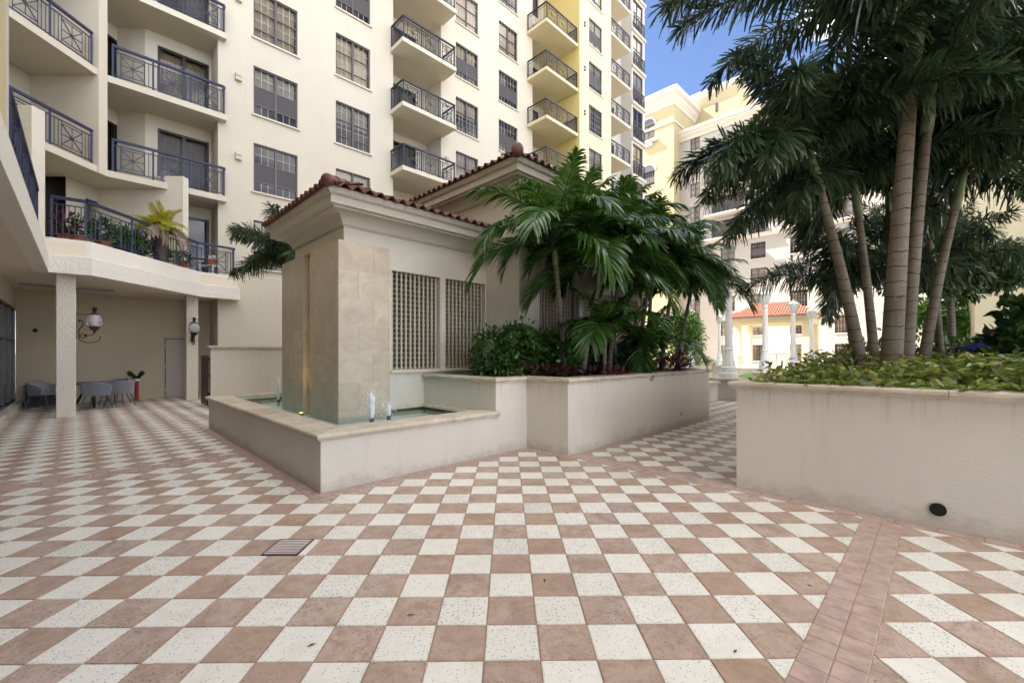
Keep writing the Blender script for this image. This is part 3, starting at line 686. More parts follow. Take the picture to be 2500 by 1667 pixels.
def win_curtain(w,h,x0,x1):
    mb=MB(); n=max(6,int((x1-x0)/.055)); P=[(x0+(x1-x0)*k/n,.24+.022*(k%2)) for k in range(n+1)]
    for a,b in zip(P,P[1:]): mb.quad((*a,.03),(*b,.03),(*b,h-.03),(*a,h-.03))
    return mesh_of(mb,'curtain')
def win_screen(w,h): 
    a=w/2; return mesh_of(MB().quad((-a+.055,.082,h*.22),(-.041,.082,h*.22),(-.041,.082,h*.6),(-a+.055,.082,h*.6)).quad((.041,.082,h*.22),(a-.055,.082,h*.22),(a-.055,.082,h*.6),(.041,.082,h*.6)),'insect_screen')
def window(parent, u, v, z, w=1.6, h=1.85, rot=0, sillm='cream_smooth', var=None, muntins=True):
    k=(round(w,2),round(h,2)); var=random.choice((0,0,1,2,3,3,4,5)) if var is None else var
    f=inst('window', tmpl(('f',)+k, lambda: win_frame(w,h)), M['frame'], parent, (u,v,z), rot)
    if muntins: inst('muntins', tmpl(('m',)+k, lambda: win_muntin(w,h)), M['muntin'], f, None, 0, (0,0,0))
    inst('pane', tmpl(('p',)+k, lambda: win_pane(w,h)), M['glass'], f, None, 0, (0,0,0))
    bm=random.choice(('blind','blind','blind_white','blind_brown'))
    if var in (0,1,2): inst('blind', tmpl(('b',var,bm)+k, lambda: win_blind(w,h,(0,.45,.9)[var]*h*.6)), M[bm], f, None, 0, (0,0,0))
    elif var == 3: inst('curtain', tmpl(('c1',bm)+k, lambda: win_curtain(w,h,-w/2+.06,w/2-.06)), M[bm], f, None, 0, (0,0,0))
    elif var == 4: inst('curtain', tmpl(('c2',)+k, lambda: win_curtain(w,h,-w/2+.06,-w*.12)), M['curtain'], f, None, 0, (0,0,0))
    if var in (1,5): inst('insect_screen', tmpl(('s',)+k, lambda: win_screen(w,h)), M['screen'], f, None, 0, (0,0,0))
    inst('sill', tmpl(('sl',sillm)+k, lambda: mesh_of(MB().bbox(-w/2-.07,w/2+.07,-.075,.06,-.075,-.003,.008),'sill')), M[sillm], f, None, 0, (0,0,0))
    return f
def sliding_door(parent, u, v, z, w, h=2.32, rot=0, cur=None):
    def fr():
        mb=MB(); a=w/2; t=.06
        mb.box(-a,-a+t,.03,.13,0,h).box(a-t,a,.03,.13,0,h).box(-a+t,a-t,.03,.13,h-.07,h).box(-a+t,a-t,.03,.13,0,.05).box(-.045,.045,.035,.125,.05,h-.07); return mesh_of(mb,'frame')
    k=(round(w,2),round(h,2)); f=inst('sliding_door', tmpl(('df',)+k,fr), M['black'], parent, (u,v,z), rot)
    inst('pane', tmpl(('dp',)+k, lambda: win_pane(w,h)), M['glass'], f, None, 0, (0,0,0))
    cur=random.randrange(3) if cur is None else cur
    if cur==0: inst('curtain', tmpl(('dc',)+k, lambda: win_curtain(w,h,-w/2+.08,w/2-.08)), M['curtain'], f, None, 0, (0,0,0))
    if cur==1: inst('curtain', tmpl(('dc1',)+k, lambda: win_curtain(w,h,-w/2+.08,w*.1)), M['curtain'], f, None, 0, (0,0,0))
    if cur==2: inst('curtain', tmpl(('dc2',)+k, lambda: win_curtain(w,h,-w*.1,w/2-.08)), M['curtain'], f, None, 0, (0,0,0))
    return f
def railing(parent, p, q, z0, n, m, h=1.05, ends=(True,True), sun=True):
    """rails, posts, balusters and the sunburst squares of one straight railing, as pieces of parent"""
    p=Vector((*p,0)); q=Vector((*q,0)); d=q-p; L=d.length; d.normalize(); Z=Vector((0,0,1))
    at=lambda s,z: p+d*s+Z*(z0+z)
    part('top_rail', MB().bar(at(0,h-.035),at(L,h-.035),.075,.07), m, parent); part('middle_rail', MB().bar(at(0,h-.20),at(L,h-.20),.028,.024), m, parent); part('bottom_rail', MB().bar(at(0,.10),at(L,.10),.028,.024), m, parent)
    for k in range(n+1):
        if (k==0 and not ends[0]) or (k==n and not ends[1]): continue
        s=min(max(L*k/n,.025),L-.025); part('post', MB().bar(at(s,0),at(s,h-.07),.05,.05), m, parent)
    bl=MB(); w=L/n; sq=.58
    for k in range(n):
        s0=k*w; c=s0+w/2
        m_in = sun and w>.75
        nb=max(2,int(w/.105))
        for j in range(1,nb):
            s=s0+w*j/nb
            if m_in and abs(s-c)<sq/2-.02: continue
            bl.bar(at(s,.11),at(s,h-.21),.019,.019)
        if m_in:
            sb=MB(); za,zb=.19,.77; zc=(za+zb)/2
            for s in (c-sq/2,c+sq/2): sb.bar(at(s,.11),at(s,h-.21),.018,.018)
            for z in (za,zb): sb.bar(at(c-sq/2,z),at(c+sq/2,z),.018,.018)
            for a in range(8):
                th=a*math.pi/4; r=.29*(1.38 if a%2 else 1.0); sb.bar(at(c,zc),at(c+r*math.cos(th),zc+r*math.sin(th)),.020,.020)
            nv=Vector((d.y,-d.x,0)); cc=at(c,zc); sb.tube([cc-nv*.014,cc+nv*.014],.05,10)
            part('sunburst', sb, m, parent)
    part('balusters', bl, m, parent, kind='stuff')
def zmax(u, v): return 1.6+864/1045*W(u,v)[1]+1.0
def vent(parent, u, v, z, name='exhaust_vent'):
    part(name, MB().bbox(u-.10,u+.10,v-.13,v,z+.16,z+.27,.01).bbox(u-.10,u+.10,v-.13,v,z,z+.11,.01).box(u-.085,u+.085,v-.10,v,z+.11,z+.16), plain_vent, parent)
plain_vent = plain('vent_cover',(.50,.46,.38),.6)
vent_dark = plain('vent_dark',(.10,.085,.07),.6)

# ================================================================== main apartment building (faces the fountain)
ab = thing('apartment_building', 'tall cream and yellow apartment block with balconies behind the fountain', 'building', (10,13.55,0))
V0 = 13.55
cols = [2.67,5.82,12.34,15.54]; WW=1.59
def holes_for(cs): return [(c,c+WW,f+.52,f+2.37) for c in cs for f in FL]
w=MB(); wall_holes(w,'u',V0,1.53,8.58,0,TOP,holes_for(cols[:2]),.15); wall_holes(w,'u',V0,11.37,18.51,0,TOP,holes_for(cols[2:]),.15)
w.quad((1.53,V0,0),(1.53,15.0,0),(1.53,15.0,TOP),(1.53,V0,TOP))
for a,b in ((8.58,11.37),(18.51,21.2)):                       # recesses behind the balcony stacks
    w.quad((a,V0,0),(a,14.9,0),(a,14.9,TOP),(a,V0,TOP))
    wall_holes(w,'u',14.9,a,b,0,TOP,[(a+.28,a+2.12,f+.02,f+2.34) for f in FL],.1)
w.quad((11.37,V0,0),(11.37,14.9,0),(11.37,14.9,TOP),(11.37,V0,TOP))
part('wall', w, M['cream'], ab)
y=MB(); wall_holes(y,'u',11.8,21.2,25.03,0,TOP,[(22.27,23.86,f+.52,f+2.37) for f in FL],.15)
part('yellow_wall', y, M['yellow_pale'], ab)
part('yellow_side_wall', MB().quad((21.2,11.8,0),(21.2,14.9,0),(21.2,14.9,TOP),(21.2,11.8,TOP)).quad((25.03,11.8,0),(25.03,13.55,0),(25.03,13.55,TOP),(25.03,11.8,TOP)), M['yellow'], ab)
e=MB(); wall_holes(e,'u',13.55,25.03,29.36,0,TOP,[(27.2,28.3,f+.1,f+2.2) for f in FL],.15)
wall_holes(e,'u',12.6,29.36,31.5,0,TOP,[(29.55,31.2,f+.1,f+2.55) for f in FL],.15); e.quad((29.36,12.6,0),(29.36,13.55,0),(29.36,13.55,TOP),(29.36,12.6,TOP)); e.quad((31.5,12.6,0),(31.5,26,0),(31.5,26,TOP),(31.5,12.6,TOP))
part('end_wall', e, M['white_wall'], ab)
part('interior_block', MB().box(1.6,31.45,15.2,26,0,TOP).box(21.3,24.9,13.4,15.19,0,TOP), M['core'], ab)
part('roof', MB().box(1.5,31.6,11.9,26.1,TOP+.005,TOP+.4), M['white_wall'], ab)
for ci,c in enumerate(cols):
    for k,f in enumerate(FL):
        if f+.3 > zmax(c,V0): continue
        window(ab, c+WW/2, V0, f+.52, WW, 1.85, var={(0,1):5,(0,2):1,(0,3):0,(1,2):2,(1,1):0}.get((ci,k)))
for u in (1.98+.18, 11.72):
    for f in FL:
        if f+1.3 < zmax(u,V0): vent(ab,u,V0,f+1.52)
for f in FL:
    if f < zmax(22.3,11.8): window(ab,23.065,11.8,f+.52,WW,1.85,var=random.choice((3,4,5)),sillm='cream_smooth')
    for dz in (0,.2): part('exhaust_vent', MB().tube([(21.75,11.72,f+1.45+dz),(21.75,11.8,f+1.45+dz)],.07,10), vent_dark, ab)
    if f < zmax(29.5,12.6):
        wd=window(ab,30.375,12.6,f+.1,1.65,2.45,var=random.choice((3,4,5)),sillm='white_wall',muntins=False)
        jb=part('balcony', MB().bbox(29.3,31.55,12.45,12.598,f-.22,f-.02,.02), M['white_wall'], ab); railing(jb,(29.5,12.5),(31.3,12.5),f,2,M['rail_dark'])
        window(ab,27.75,13.55,f+.1,1.1,2.1,var=4,muntins=False,sillm='white_wall')
def balcony_stack(u0,u1,ru0,ru1,vf,vb,n0,m,mat,panels,side=True,door=None,soff='cream_smooth'):
    for k in range(n0,11):
        f=FL[k]
        if f-.3 > zmax(u0,vf): break
        mb=MB().bbox(u0,u1,vf,V0-.002,f-.20,f,.012)
        if vb>V0: mb.box(ru0+.002,ru1-.002,V0-.002,vb-.002,f-.199,f-.001)
        b=part('balcony', mb, M[soff], ab)
        railing(b,(u0+.06,vf+.06),(u1-.06,vf+.06),f,panels,M[m]); 
        if side: railing(b,(u0+.06,vf+.10),(u0+.06,V0-.03),f,1,M[m],ends=(False,True),sun=False); railing(b,(u1-.06,vf+.10),(u1-.06,V0-.03),f,1,M[m],ends=(False,True),sun=False)
        if door: sliding_door(ab,(door[0]+door[1])/2,vb+.0,f+.02,door[1]-door[0])
balcony_stack(8.41,11.51,8.58,11.37,12.40,14.9,0,'rail_dark',None,3,door=(8.86,10.70))
balcony_stack(17.97,21.19,18.51,21.2,11.90,14.9,1,'rail_dark',None,3,door=(18.79,20.63),soff='yellow_pale')
balcony_stack(25.04,27.9,25.04,27.9,11.85,V0,1,'rail_dark',None,3,side=False)

# ================================================================== corner building (terrace, stacked balconies, arcade)
cb = thing('corner_building', 'cream corner building with blue balcony railings and a covered arcade', 'building', (-2.5,10,0))
def xyp(mb,x0,x1,y0,y1,z0,z1): return mb.prism([UV(x0,y0),UV(x1,y0),UV(x1,y1),UV(x0,y1)],z0,z1)
# balconies on the splayed corner
for k in range(1,5):
    f=FL[k]; b=part('balcony', xyp(MB(),-14.6,-12.6,7.6,12.998,f-.2,f), M['cream_smooth'], cb)
    railing(b,UV(-12.68,8.2),UV(-12.68,12.93),f,4,M['rail_blue'])
part('fin_wall', xyp(MB(),-14.64,-12.55,13.0,13.28,7.10,TOP), M['cream_smooth'], cb)
bw=MB()
def xywall(x,y0,y1,z0,z1):
    a,b=UV(x,y0),UV(x,y1); bw.quad((*a,z0),(*b,z0),(*b,z1),(*a,z1))
for k in range(0,11):
    z0=FL[k]; z1=FL[k]+SH
    xywall(-14.65,6,11.45,z0,z1); xywall(-14.65,12.35,13.3,z0,z1); xywall(-14.65,11.45,12.35,z0+2.3,z1)
for k in range(0,5):
    d=sliding_door(cb,*UV(-14.65,11.9),FL[k]+.02,.9,2.28,R(45),cur=2)
# group facing the court
for k in range(1,6):
    f=FL[k]; poly=[(-1.38,13.28),(1.75,13.28),(1.75,13.548),(1.528,13.548),(1.528,14.698),(-.4,14.698),UV(-13.84,15.0),UV(-13.84,13.29),UV(-12.56,13.29)]
    b=part('balcony', MB().prism(poly,f-.2,f), M['cream_smooth'], cb)
    railing(b,(-1.30,13.36),(1.70,13.36),f,3,M['rail_blue']); railing(b,(1.70,13.40),(1.70,13.54),f,1,M['rail_blue'],ends=(False,True),sun=False)
wall_holes(bw,'u',14.7,-.4,1.53,3.9,TOP,[(-.06,1.46,f+.02,f+2.34) for f in FL],.1)
a,b_=(-.4,14.7),UV(-13.85,15.01); bw.quad((*a,3.9),(*b_,3.9),(*b_,TOP),(*a,TOP))
xywall(-13.85,13.29,13.9,3.9,TOP); 
for k in range(11): xywall(-13.85,13.9,15.01,FL[k]+2.3,FL[k]+SH)
part('wall', bw, M['cream'], cb)
for k in range(0,5):
    sliding_door(cb,.70,14.7,FL[k]+.02,1.5,cur=(1,0,0,2,0)[k]); sliding_door(cb,*UV(-13.85,14.45),FL[k]+.02,1.08,2.28,R(45),cur=0)
part('interior_block', MB().prism([(-.5,15.0),(1.5,15.0),(1.5,26),(-14,26),UV(-15.2,16),UV(-15.2,5.5),UV(-24,5.5),(-14,25)][:4]+[UV(-15.2,16.5)],3.9,TOP), M['core'], cb)
part('interior_block', xyp(MB(),-24,-15.0,5,16.3,3.9,TOP), M['core'], cb)
# dividing walls of the terrace
part('dividing_wall', xyp(MB(),-14.6,-11.02,14.34,14.58,4.36,7.55), M['rough_cream'], cb)
part('dividing_wall', xyp(MB(),-14.6,-11.30,10.07,10.36,4.36,7.45), M['rough_cream'], cb)
# terrace slab and stepped parapet
PE=[(-2.52,-16),(-2.52,10.25),(-1.77,10.15),(.955,13.05),(2.15,13.22),(2.15,13.549)]
part('terrace_slab', MB().prism([(-2.6,-16),(-2.6,10.32),(-1.82,10.25),(.9,13.13),(2.1,13.3),(2.1,13.548),(1.5,13.548),(1.5,15.2),(-14,15.2),(-14,-16)],3.60,4.36), M['soffit'], cb)
part('parapet', sweep(PE,[(0,3.585),(0,4.02),(-.01,4.03),(-.25,4.03),(-.25,3.585)]), M['parapet'], cb)
part('parapet', sweep(PE,[(-.09,4.031),(-.09,4.44),(-.10,4.45),(-.25,4.45),(-.25,4.031)]), M['parapet'], cb)
tr = part('terrace_railing', MB().box(-1.9,-1.89,10.3,10.31,4.45,4.46), M['rail_blue'], cb)
RP=[(-2.50,10.42),(-1.86,10.33),(.88,13.24),(2.0,13.40)]
railing(tr,RP[0],RP[1],4.45,1,M['rail_blue']); railing(tr,RP[1],RP[2],4.45,3,M['rail_blue'],ends=(False,True)); railing(tr,RP[2],RP[3],4.45,1,M['rail_blue'],ends=(False,True))
railing(tr,RP[3],(2.0,13.54),4.45,1,M['rail_blue'],ends=(False,False),sun=False)
railing(tr,(-2.70,4.65),(-2.70,10.0),4.45,4,M['rail_blue'])
# arcade: columns, back wall with door, storefront
part('column', MB().bbox(-2.41,-2.06,10.6,10.95,0,3.60,.012), M['rough_cream'], cb)
part('column', MB().bbox(.57,.90,13.27,13.60,0,3.60,.012), M['rough_cream'], cb)
w=MB(); wall_holes(w,'u',15.0,-3.4,1.6,0,3.60,[(.17,1.07,0,2.17)],.1)
part('arcade_wall', w, stucco('stucco_arcade',(.60,.515,.365),.5,40,.08,.06), cb)
part('interior_block', MB().box(-3.4,1.6,15.12,16.5,0,3.59), M['core'], cb)  # dark box added behind the wall to stop light leaking round the door
part('interior_block', MB().box(-14,-5.5,4.41,9.2,4.37,12.4), M['wing_yellow'], cb)  # solid mass added to block sun that leaked onto the stone pier
d=part('door', MB().bbox(.20,1.04,15.03,15.075,.02,2.14,.004), M['door_paint'], cb)
part('door_frame', MB().box(.13,.172,14.985,15.05,0,2.21).box(1.068,1.11,14.985,15.05,0,2.21).box(.172,1.068,14.985,15.05,2.168,2.21), M['door_paint'], d)
for z in (.25,1.05,1.85): part('hinge', MB().box(.172,.198,15.005,15.03,z,z+.11), M['trim'], d)
part('threshold', MB().box(.17,1.07,14.97,15.1,0,.02), M['trim'], d)
sf=part('storefront', MB().box(-3.46,-3.40,-8,15,2.92,3.00).box(-3.46,-3.40,-8,15,.16,.24).box(-3.455,-3.405,-8,15,1.98,2.04), M['black'], cb)
vm=mesh_of(MB().box(-.03,.03,-.035,.035,.24,2.92),'mullion'); pm=mesh_of(MB().quad((0,0,.24),(0,1.25,.24),(0,1.25,2.92),(0,0,2.92)),'pane')
v=14.95
while v>-7:
    inst('mullion',vm,M['black'],sf,(-3.43,v,0)); v-=1.25
    inst('pane',pm,M['glass'],sf,(-3.44,v,0))
part('light_stop_panel', MB().box(-4.4,-3.47,14.95,15.1,0,3.59), M['core'], cb)  # dark panel added to keep outside light from showing through the storefront
part('kerb', MB().bbox(-3.50,-3.22,-8,14.99,0,.16,.012), M['white_wall'], cb)
part('upper_wall', MB().box(-3.5,-3.40,-8,15,3.0,3.60), M['cream_smooth'], cb)
part('interior_block', MB().box(-14,-4.2,-8,14.9,0,3.59), M['core'], cb)
part('ceiling_grille', MB().box(-3.2,-1.25,13.2,13.45,3.555,3.598), plain('grey_grille',(.30,.30,.32),.5,.3), cb)
# yellow wing above the arcade, next to the camera
wg = thing('yellow_wing', 'yellow textured stucco wall with white corner at the far left edge', 'building', (-2.7,4.5,4.03))
part('wall', MB().box(-13,-2.70,-16,4.40,4.46,12.5), M['wing_yellow'], wg)
part('corner_trim', MB().box(-3.0,-2.69,4.402,4.60,4.46,12.5), M['white_wall'], wg)
# ================================================================== arcade lanterns, furniture, standpipe
def lantern(base, out, label):
    """pineapple lantern: glass globe, leaf crown, scrolled bracket; out = direction away from the wall (uv)"""
    u,v,z=base; t=thing('wall_lantern',label,'lantern',base,group='pineapple lanterns of the arcade')
    o=Vector((out[0],out[1],0)); c=Vector((u,v,z))+o*.34
    gl=[(.05,0),(.115,.05),(.155,.13),(.165,.20),(.15,.28),(.12,.345),(.10,.37)]
    part('globe', MB().lathe(gl,(c.x,c.y,z-.02),18), M['glass_clear'], t, sm=True)
    part('lamp_tube', MB().lathe([(.04,.03),(.04,.16),(.03,.17),(.03,.26),(.01,.27)],(c.x,c.y,z-.02),10), M['white_paint'], t)
    cr=MB().lathe([(.115,.35),(.12,.36),(.10,.385),(.05,.41),(.035,.45)],(c.x,c.y,z-.02),14)
    for k in range(14):
        a=k*2*math.pi/14*1.0+(.2 if k%2 else 0); r1,r2,h=(.05,.145,.10) if k%2 else (.03,.085,.155)
        dx,dy=math.cos(a),math.sin(a); zc=z+.40
        p0=Vector((c.x,c.y,zc)); s=Vector((-dy,dx,0))*.022
        p1=p0+Vector((dx*r1,dy*r1,h*.7)); p2=p0+Vector((dx*r2,dy*r2,h))
        cr.add([p0-s,p0+s,p1+s,p1-s,p2],[(0,1,2,3),(3,2,4)])
    part('leaf_crown', cr, M['metal_dark'], t)
    part('cup', MB().lathe([(.012,-.12),(.03,-.10),(.022,-.07),(.08,-.03),(.115,.045),(.12,.05),(.115,.055)],(c.x,c.y,z-.02),14), M['metal_dark'], t, sm=True)
    br=MB(); P=lambda a,b: Vector((u,v,z))+o*a+Vector((0,0,b))
    sc=[]
    for k in range(30):
        f=k/29; th=-.6+f*4.4; r=.16-.05*f; sc.append(P(.25+.20*math.cos(th+math.pi*.9), -.26+.13*math.sin(th+math.pi*.9)))
    br.tube(sc,.012,6)
    br.tube([P(.04,.16),P(.09,.19),P(.13,.14),P(.12,.05),P(.07,-.03),P(.04,-.12),P(.06,-.22),P(.14,-.29)],.013,6)
    br.tube([P(.14,-.29),P(.2,-.21),P(.28,-.2),P(.34,-.15)],.012,6); br.tube([P(0,.34),P(.22,.34)],.009,6)
    for cc,r in ((P(.06,.17),.03),(P(.17,-.2),.035)): br.sphere(cc,r,8,6)
    br.add(*[ [P(0,-.3)+Vector((-out[1],out[0],0))*s for s in (-.04,.04)]+[P(0,.4)+Vector((-out[1],out[0],0))*s for s in (.04,-.04)]+[P(.015,-.3)+Vector((-out[1],out[0],0))*s for s in (-.04,.04)]+[P(.015,.4)+Vector((-out[1],out[0],0))*s for s in (.04,-.04)],[(4,5,6,7),(0,1,5,4),(1,2,6,5),(2,3,7,6),(3,0,4,7)]])
    part('bracket', br, M['metal_dark'], t, sm=False)
lantern((-2.058,10.77,2.29),(1,0),'pineapple wall lantern on a scrolled bracket on the nearer arcade column')
lantern((.735,13.268,2.30),(0,-1),'pineapple wall lantern seen front-on on the farther arcade column')

def chair(x,y,rot,label):
    t=thing('woven_chair',label,'chair',(x,y,0),'xy',group='woven chairs at the arcade table')
    t.rotation_euler=(0,0,rot); ORG[t.name]=(0,0,0)
    part('seat', MB().lathe([(.02,.40),(.26,.40),(.28,.42),(.28,.45),(.25,.47),(.02,.47)],(0,0,0),20), M['rope'], t, sm=False)
    sh=MB(); n=40                                           # wrap-around back of upright cords
    V=[];F=[]
    for k in range(n+1):
        a=R(-205)+R(230)*k/n; f=abs(k/n-.5)*2; hgt=.78-.16*f**2.2; r0,r1=.285,.335
        for rr,z in ((r0,.40),(r1,hgt),(r1-.022,hgt),(r0-.02,.40)): V.append((rr*math.cos(a),rr*math.sin(a),z))
    for k in range(n):
        for j in range(4): F.append((k*4+j,k*4+(j+1)%4,(k+1)*4+(j+1)%4,(k+1)*4+j))
    F+=[(0,1,2,3),(n*4,n*4+3,n*4+2,n*4+1)]; sh.add(V,F)
    for k in range(0,n*2+1):
        a=R(-205)+R(230)*k/(2*n); f=abs(k/(2*n)-.5)*2; hgt=.78-.16*f**2.2
        sh.bar((.292*math.cos(a),.292*math.sin(a),.40),(.342*math.cos(a),.342*math.sin(a),hgt),.009,.009)
    part('woven_back', sh, M['rope'], t)
    rim=[((.325)*math.cos(R(-205)+R(230)*k/24),(.325)*math.sin(R(-205)+R(230)*k/24),.785-.16*(abs(k/24-.5)*2)**2.2) for k in range(25)]
    part('rim', MB().tube(rim,.017,6), M['rope'], t, sm=True)
    for sx,sy in ((1,1),(1,-1),(-1,1),(-1,-1)): part('leg', MB().tube([(sx*.17,sy*.17,.41),(sx*.27,sy*.27,0)],[.02,.013],8), plain_leg, t)
plain_leg=plain('chair_leg',(.10,.105,.125),.5)
chair(-12.06,12.42,R(20),'grey woven tub chair nearest the white column with its back to us')
chair(-11.95,13.05,R(75),'grey woven tub chair at the right end of the table')
chair(-13.75,12.55,R(-75),'grey woven tub chair left of the nearer arcade column')
chair(-12.75,13.75,R(180),'dark woven chair at the far side of the table')
tb_=thing('round_table','dark round dining table with crossed legs under the arcade','table',(-12.65,12.95,0),'xy')
part('table_top', MB().lathe([(.02,.70),(.60,.70),(.62,.715),(.62,.735),(.60,.745),(.02,.745)],(-12.65,12.95,0),32), plain('table_top',(.10,.105,.12),.5), tb_)
for k in range(4):
    a=R(45+90*k); part('leg', MB().bar((-12.65+.12*math.cos(a),12.95+.12*math.sin(a),.70),(-12.65+.42*math.cos(a),12.95+.42*math.sin(a),.02),.05,.05), M['table_dark'], tb_)
cbn=thing('storage_cabinet','dark low storage cabinet in the arcade corner','cabinet',(-2.7,14.6,0))
part('body', MB().bbox(-3.15,-2.25,14.3,14.95,0,.60,.01), plain('cabinet',(.028,.024,.026),.6), cbn); part('lid', MB().bbox(-3.19,-2.21,14.26,14.97,.602,.645,.008), plain('cabinet_lid',(.05,.045,.045),.5), cbn)
sx,sy,_=W(-.62,14.66)
sp=thing('fire_standpipe','red fire standpipe with two black hose inlets by the arcade wall','standpipe',(sx,sy,0),'xy')
part('pipe', MB().lathe([(.09,0),(.09,.02),(.055,.025),(.055,.66),(.075,.665),(.075,.69)],(sx,sy,0),16), M['red_paint'], sp)
part('sign_band', MB().lathe([(.0755,.665),(.08,.67),(.08,.745),(.0755,.75)],(sx,sy,0),16), M['white_paint'], sp)
for s in (-1,1):
    bl=MB().tube([(sx,sy,.74),(sx+s*.06,sy,.80),(sx+s*.17,sy-.03,.90)],[.06,.06,.055],10).tube([(sx+s*.17,sy-.03,.90),(sx+s*.22,sy-.04,.945)],[.075,.075],12)
    bl.tube([(sx+s*.22,sy-.04,.945),(sx+s*.25,sy-.045,.965)],[.03,.03],8).bar((sx+s*.21,sy-.04,1.02),(sx+s*.31,sy-.05,.94),.02,.025)
    part('hose_inlet', bl, M['black'], sp)
wc=thing('wall_camera','small white security camera on the arcade back wall','camera',(-3.1,14.99,2.33))
part('arm', MB().bar((-3.15,14.99,2.36),(-3.0,14.8,2.36),.02,.02), M['white_paint'], wc); part('dome', MB().sphere((-2.98,14.78,2.33),.06,10,8), M['black'], wc, sm=True)

# ================================================================== lamp posts, low walls, lawn, portico
solo('lawn', MB().quad((15,1.2,.0),(36,1.2,.0),(36,6.0,.0),(15,6.0,.0)), M['lawn'], (15,1.2,0),'uv',None,None,kind='structure').location.z=.012
solo('court_path', MB().quad((13.5,-8,.0),(60,-8,.0),(60,22,.0),(13.5,22,.0)), plain('court_paving',(.46,.38,.32),.8,var=.12,vscale=2), (13.5,-8,0),'uv',None,None,kind='structure').location.z=.002
def lamp_post(x,y,label):
    z=.764; t=thing('lamp_post',label,'lamp post',(x,y,0),'xy',group='white lamp posts around the lawn'); t.rotation_euler=(0,0,R(45)); ORG[t.name]=(0,0,0)
    part('pedestal', MB().bbox(-.40,.40,-.40,.40,0,z-.09,.01), M['white_wall'], t)
    part('pedestal_cap', MB().bbox(-.46,.46,-.46,.46,z-.089,z,.02), M['cap'], t)
    part('base', MB().lathe([(.31,z),(.31,z+.16),(.27,z+.18),(.27,z+.36),(.23,z+.40),(.20,z+.55),(.135,z+.95),(.15,z+.98),(.15,z+1.02),(.125,z+1.05)],n=10), M['white_paint'], t)
    part('shaft', MB().lathe([(.125,z+1.05),(.10,z+2.95),(.13,z+2.98),(.13,z+3.02),(.09,z+3.08),(.12,z+3.14)],n=12), M['white_paint'], t)
    part('lantern', MB().lathe([(.11,z+3.14),(.16,z+3.20),(.245,z+3.45),(.255,z+3.52),(.25,z+3.56)],n=8), frosted, t)
    ribs=MB()
    for k in range(8):
        a=2*math.pi*k/8; q=[(r*math.cos(a),r*math.sin(a),zz) for r,zz in ((.115,z+3.14),(.165,z+3.20),(.25,z+3.45),(.26,z+3.55))]; ribs.tube(q,.014,5)
    part('lantern_ribs', ribs, M['white_paint'], t)
    part('cap', MB().lathe([(.28,z+3.56),(.28,z+3.59),(.21,z+3.68),(.10,z+3.75),(.04,z+3.78),(.035,z+3.84),(.001,z+3.90)],n=12), M['white_paint'], t)
frosted=plain('frosted_glass',(.72,.72,.70),.3,spec=.6)
for x,y,l in ((7.62,15.06,'nearest white lamp post, just beyond the passage, half hidden by the palm'),(11.77,19.9,'tall white lamp post with its lantern against the white building'),
              (15.57,23.7,'white lamp post in front of the red portico roof'),(19.3,27.6,'white lamp post at the right end of the portico roof'),
              (11.68,28.0,'white lamp post far left, seen between the palm trunks'),(15.5,32.0,'farthest white lamp post, beside the small palm')): lamp_post(x,y,l)
lw=thing('low_wall','low cream wall with stone cap past the end of the planter','wall',(10.3,.22,0))
part('wall', MB().box(10.3,13.05,.24,.62,0,.62), M['planter'], lw); part('cap', MB().bbox(10.3,13.12,.17,.69,.621,.70,.012), M['cap'], lw)
fpl=thing('far_planter','low cream planter wall across the lawn with a small palm','planter',(28,7.2,0))
part('planter_wall', MB().box(22,34,7.0,7.3,0,.85).box(22,34,9.2,9.5,0,.85), M['rough_cream'], fpl); part('soil', MB().box(22,34,7.3,9.2,.3,.80), M['soil'], fpl); part('cap', MB().bbox(21.9,34.1,6.93,7.37,.851,.93,.01), M['cap'], fpl)
# portico
po=thing('garden_portico','open portico with red tile roof and yellow columns beyond the lawn','portico',(42,5.4,0))
for u,v in ((40.4,8.1),(40.4,2.8),(43.6,8.1),(43.6,2.8)): part('column', MB().bbox(u-.28,u+.28,v-.28,v+.28,.45,4.2,.02), M['yellow_pale'], po)
part('beam', MB().box(40.1,40.7,2.5,8.4,4.2,4.62).box(43.3,43.9,2.5,8.4,4.2,4.62).box(40.7,43.3,2.5,3.1,4.2,4.62).box(40.7,43.3,7.8,8.4,4.2,4.62), M['yellow_pale'], po)
part('fascia', MB().box(39.75,44.25,2.1,8.8,4.621,4.85), M['fascia'], po)
rb=MB(); a,b,c_,d_=(39.65,2.0,4.85),(44.35,2.0,4.85),(44.35,8.9,4.85),(39.65,8.9,4.85); r0,r1=(42,4.35,6.25),(42,6.55,6.25)
rb.add([a,b,c_,d_,r0,r1],[(3,0,4,5),(0,1,4),(1,2,5,4),(2,3,5),(0,3,2,1)])
prf=part('roof', rb, M['rooftile_red'], po)
rt2=tile_roof_mesh().copy(); rt2.materials.clear(); rt2.materials.append(M['rooftile_red'])
pit=math.atan2(1.4,2.35)
for r in range(7):
    d=r*.36*math.cos(pit)
    for k in range(34):
        v=8.9-k*.2
        if v-.1>8.9-d or v-.1<2.0+d: continue
        inst('roof_tile', rt2, None, prf, (39.62+d,v,4.88+d*math.tan(pit)), (pit-R(2),0,R(-90)))
stp=thing('terrace_steps','cream terrace with steps and a black handrail in front of the portico','steps',(36,6,0))
part('terrace', MB().box(37.0,60,1.0,9.5,.0,.45), plain('terrace_paving',(.62,.54,.40),.8), stp)
for k in range(3): part('step', MB().bbox(36.1+.3*k,36.42+.3*k,4.6,7.0,.0,.15*(k+1),.01), M['cap'], stp)
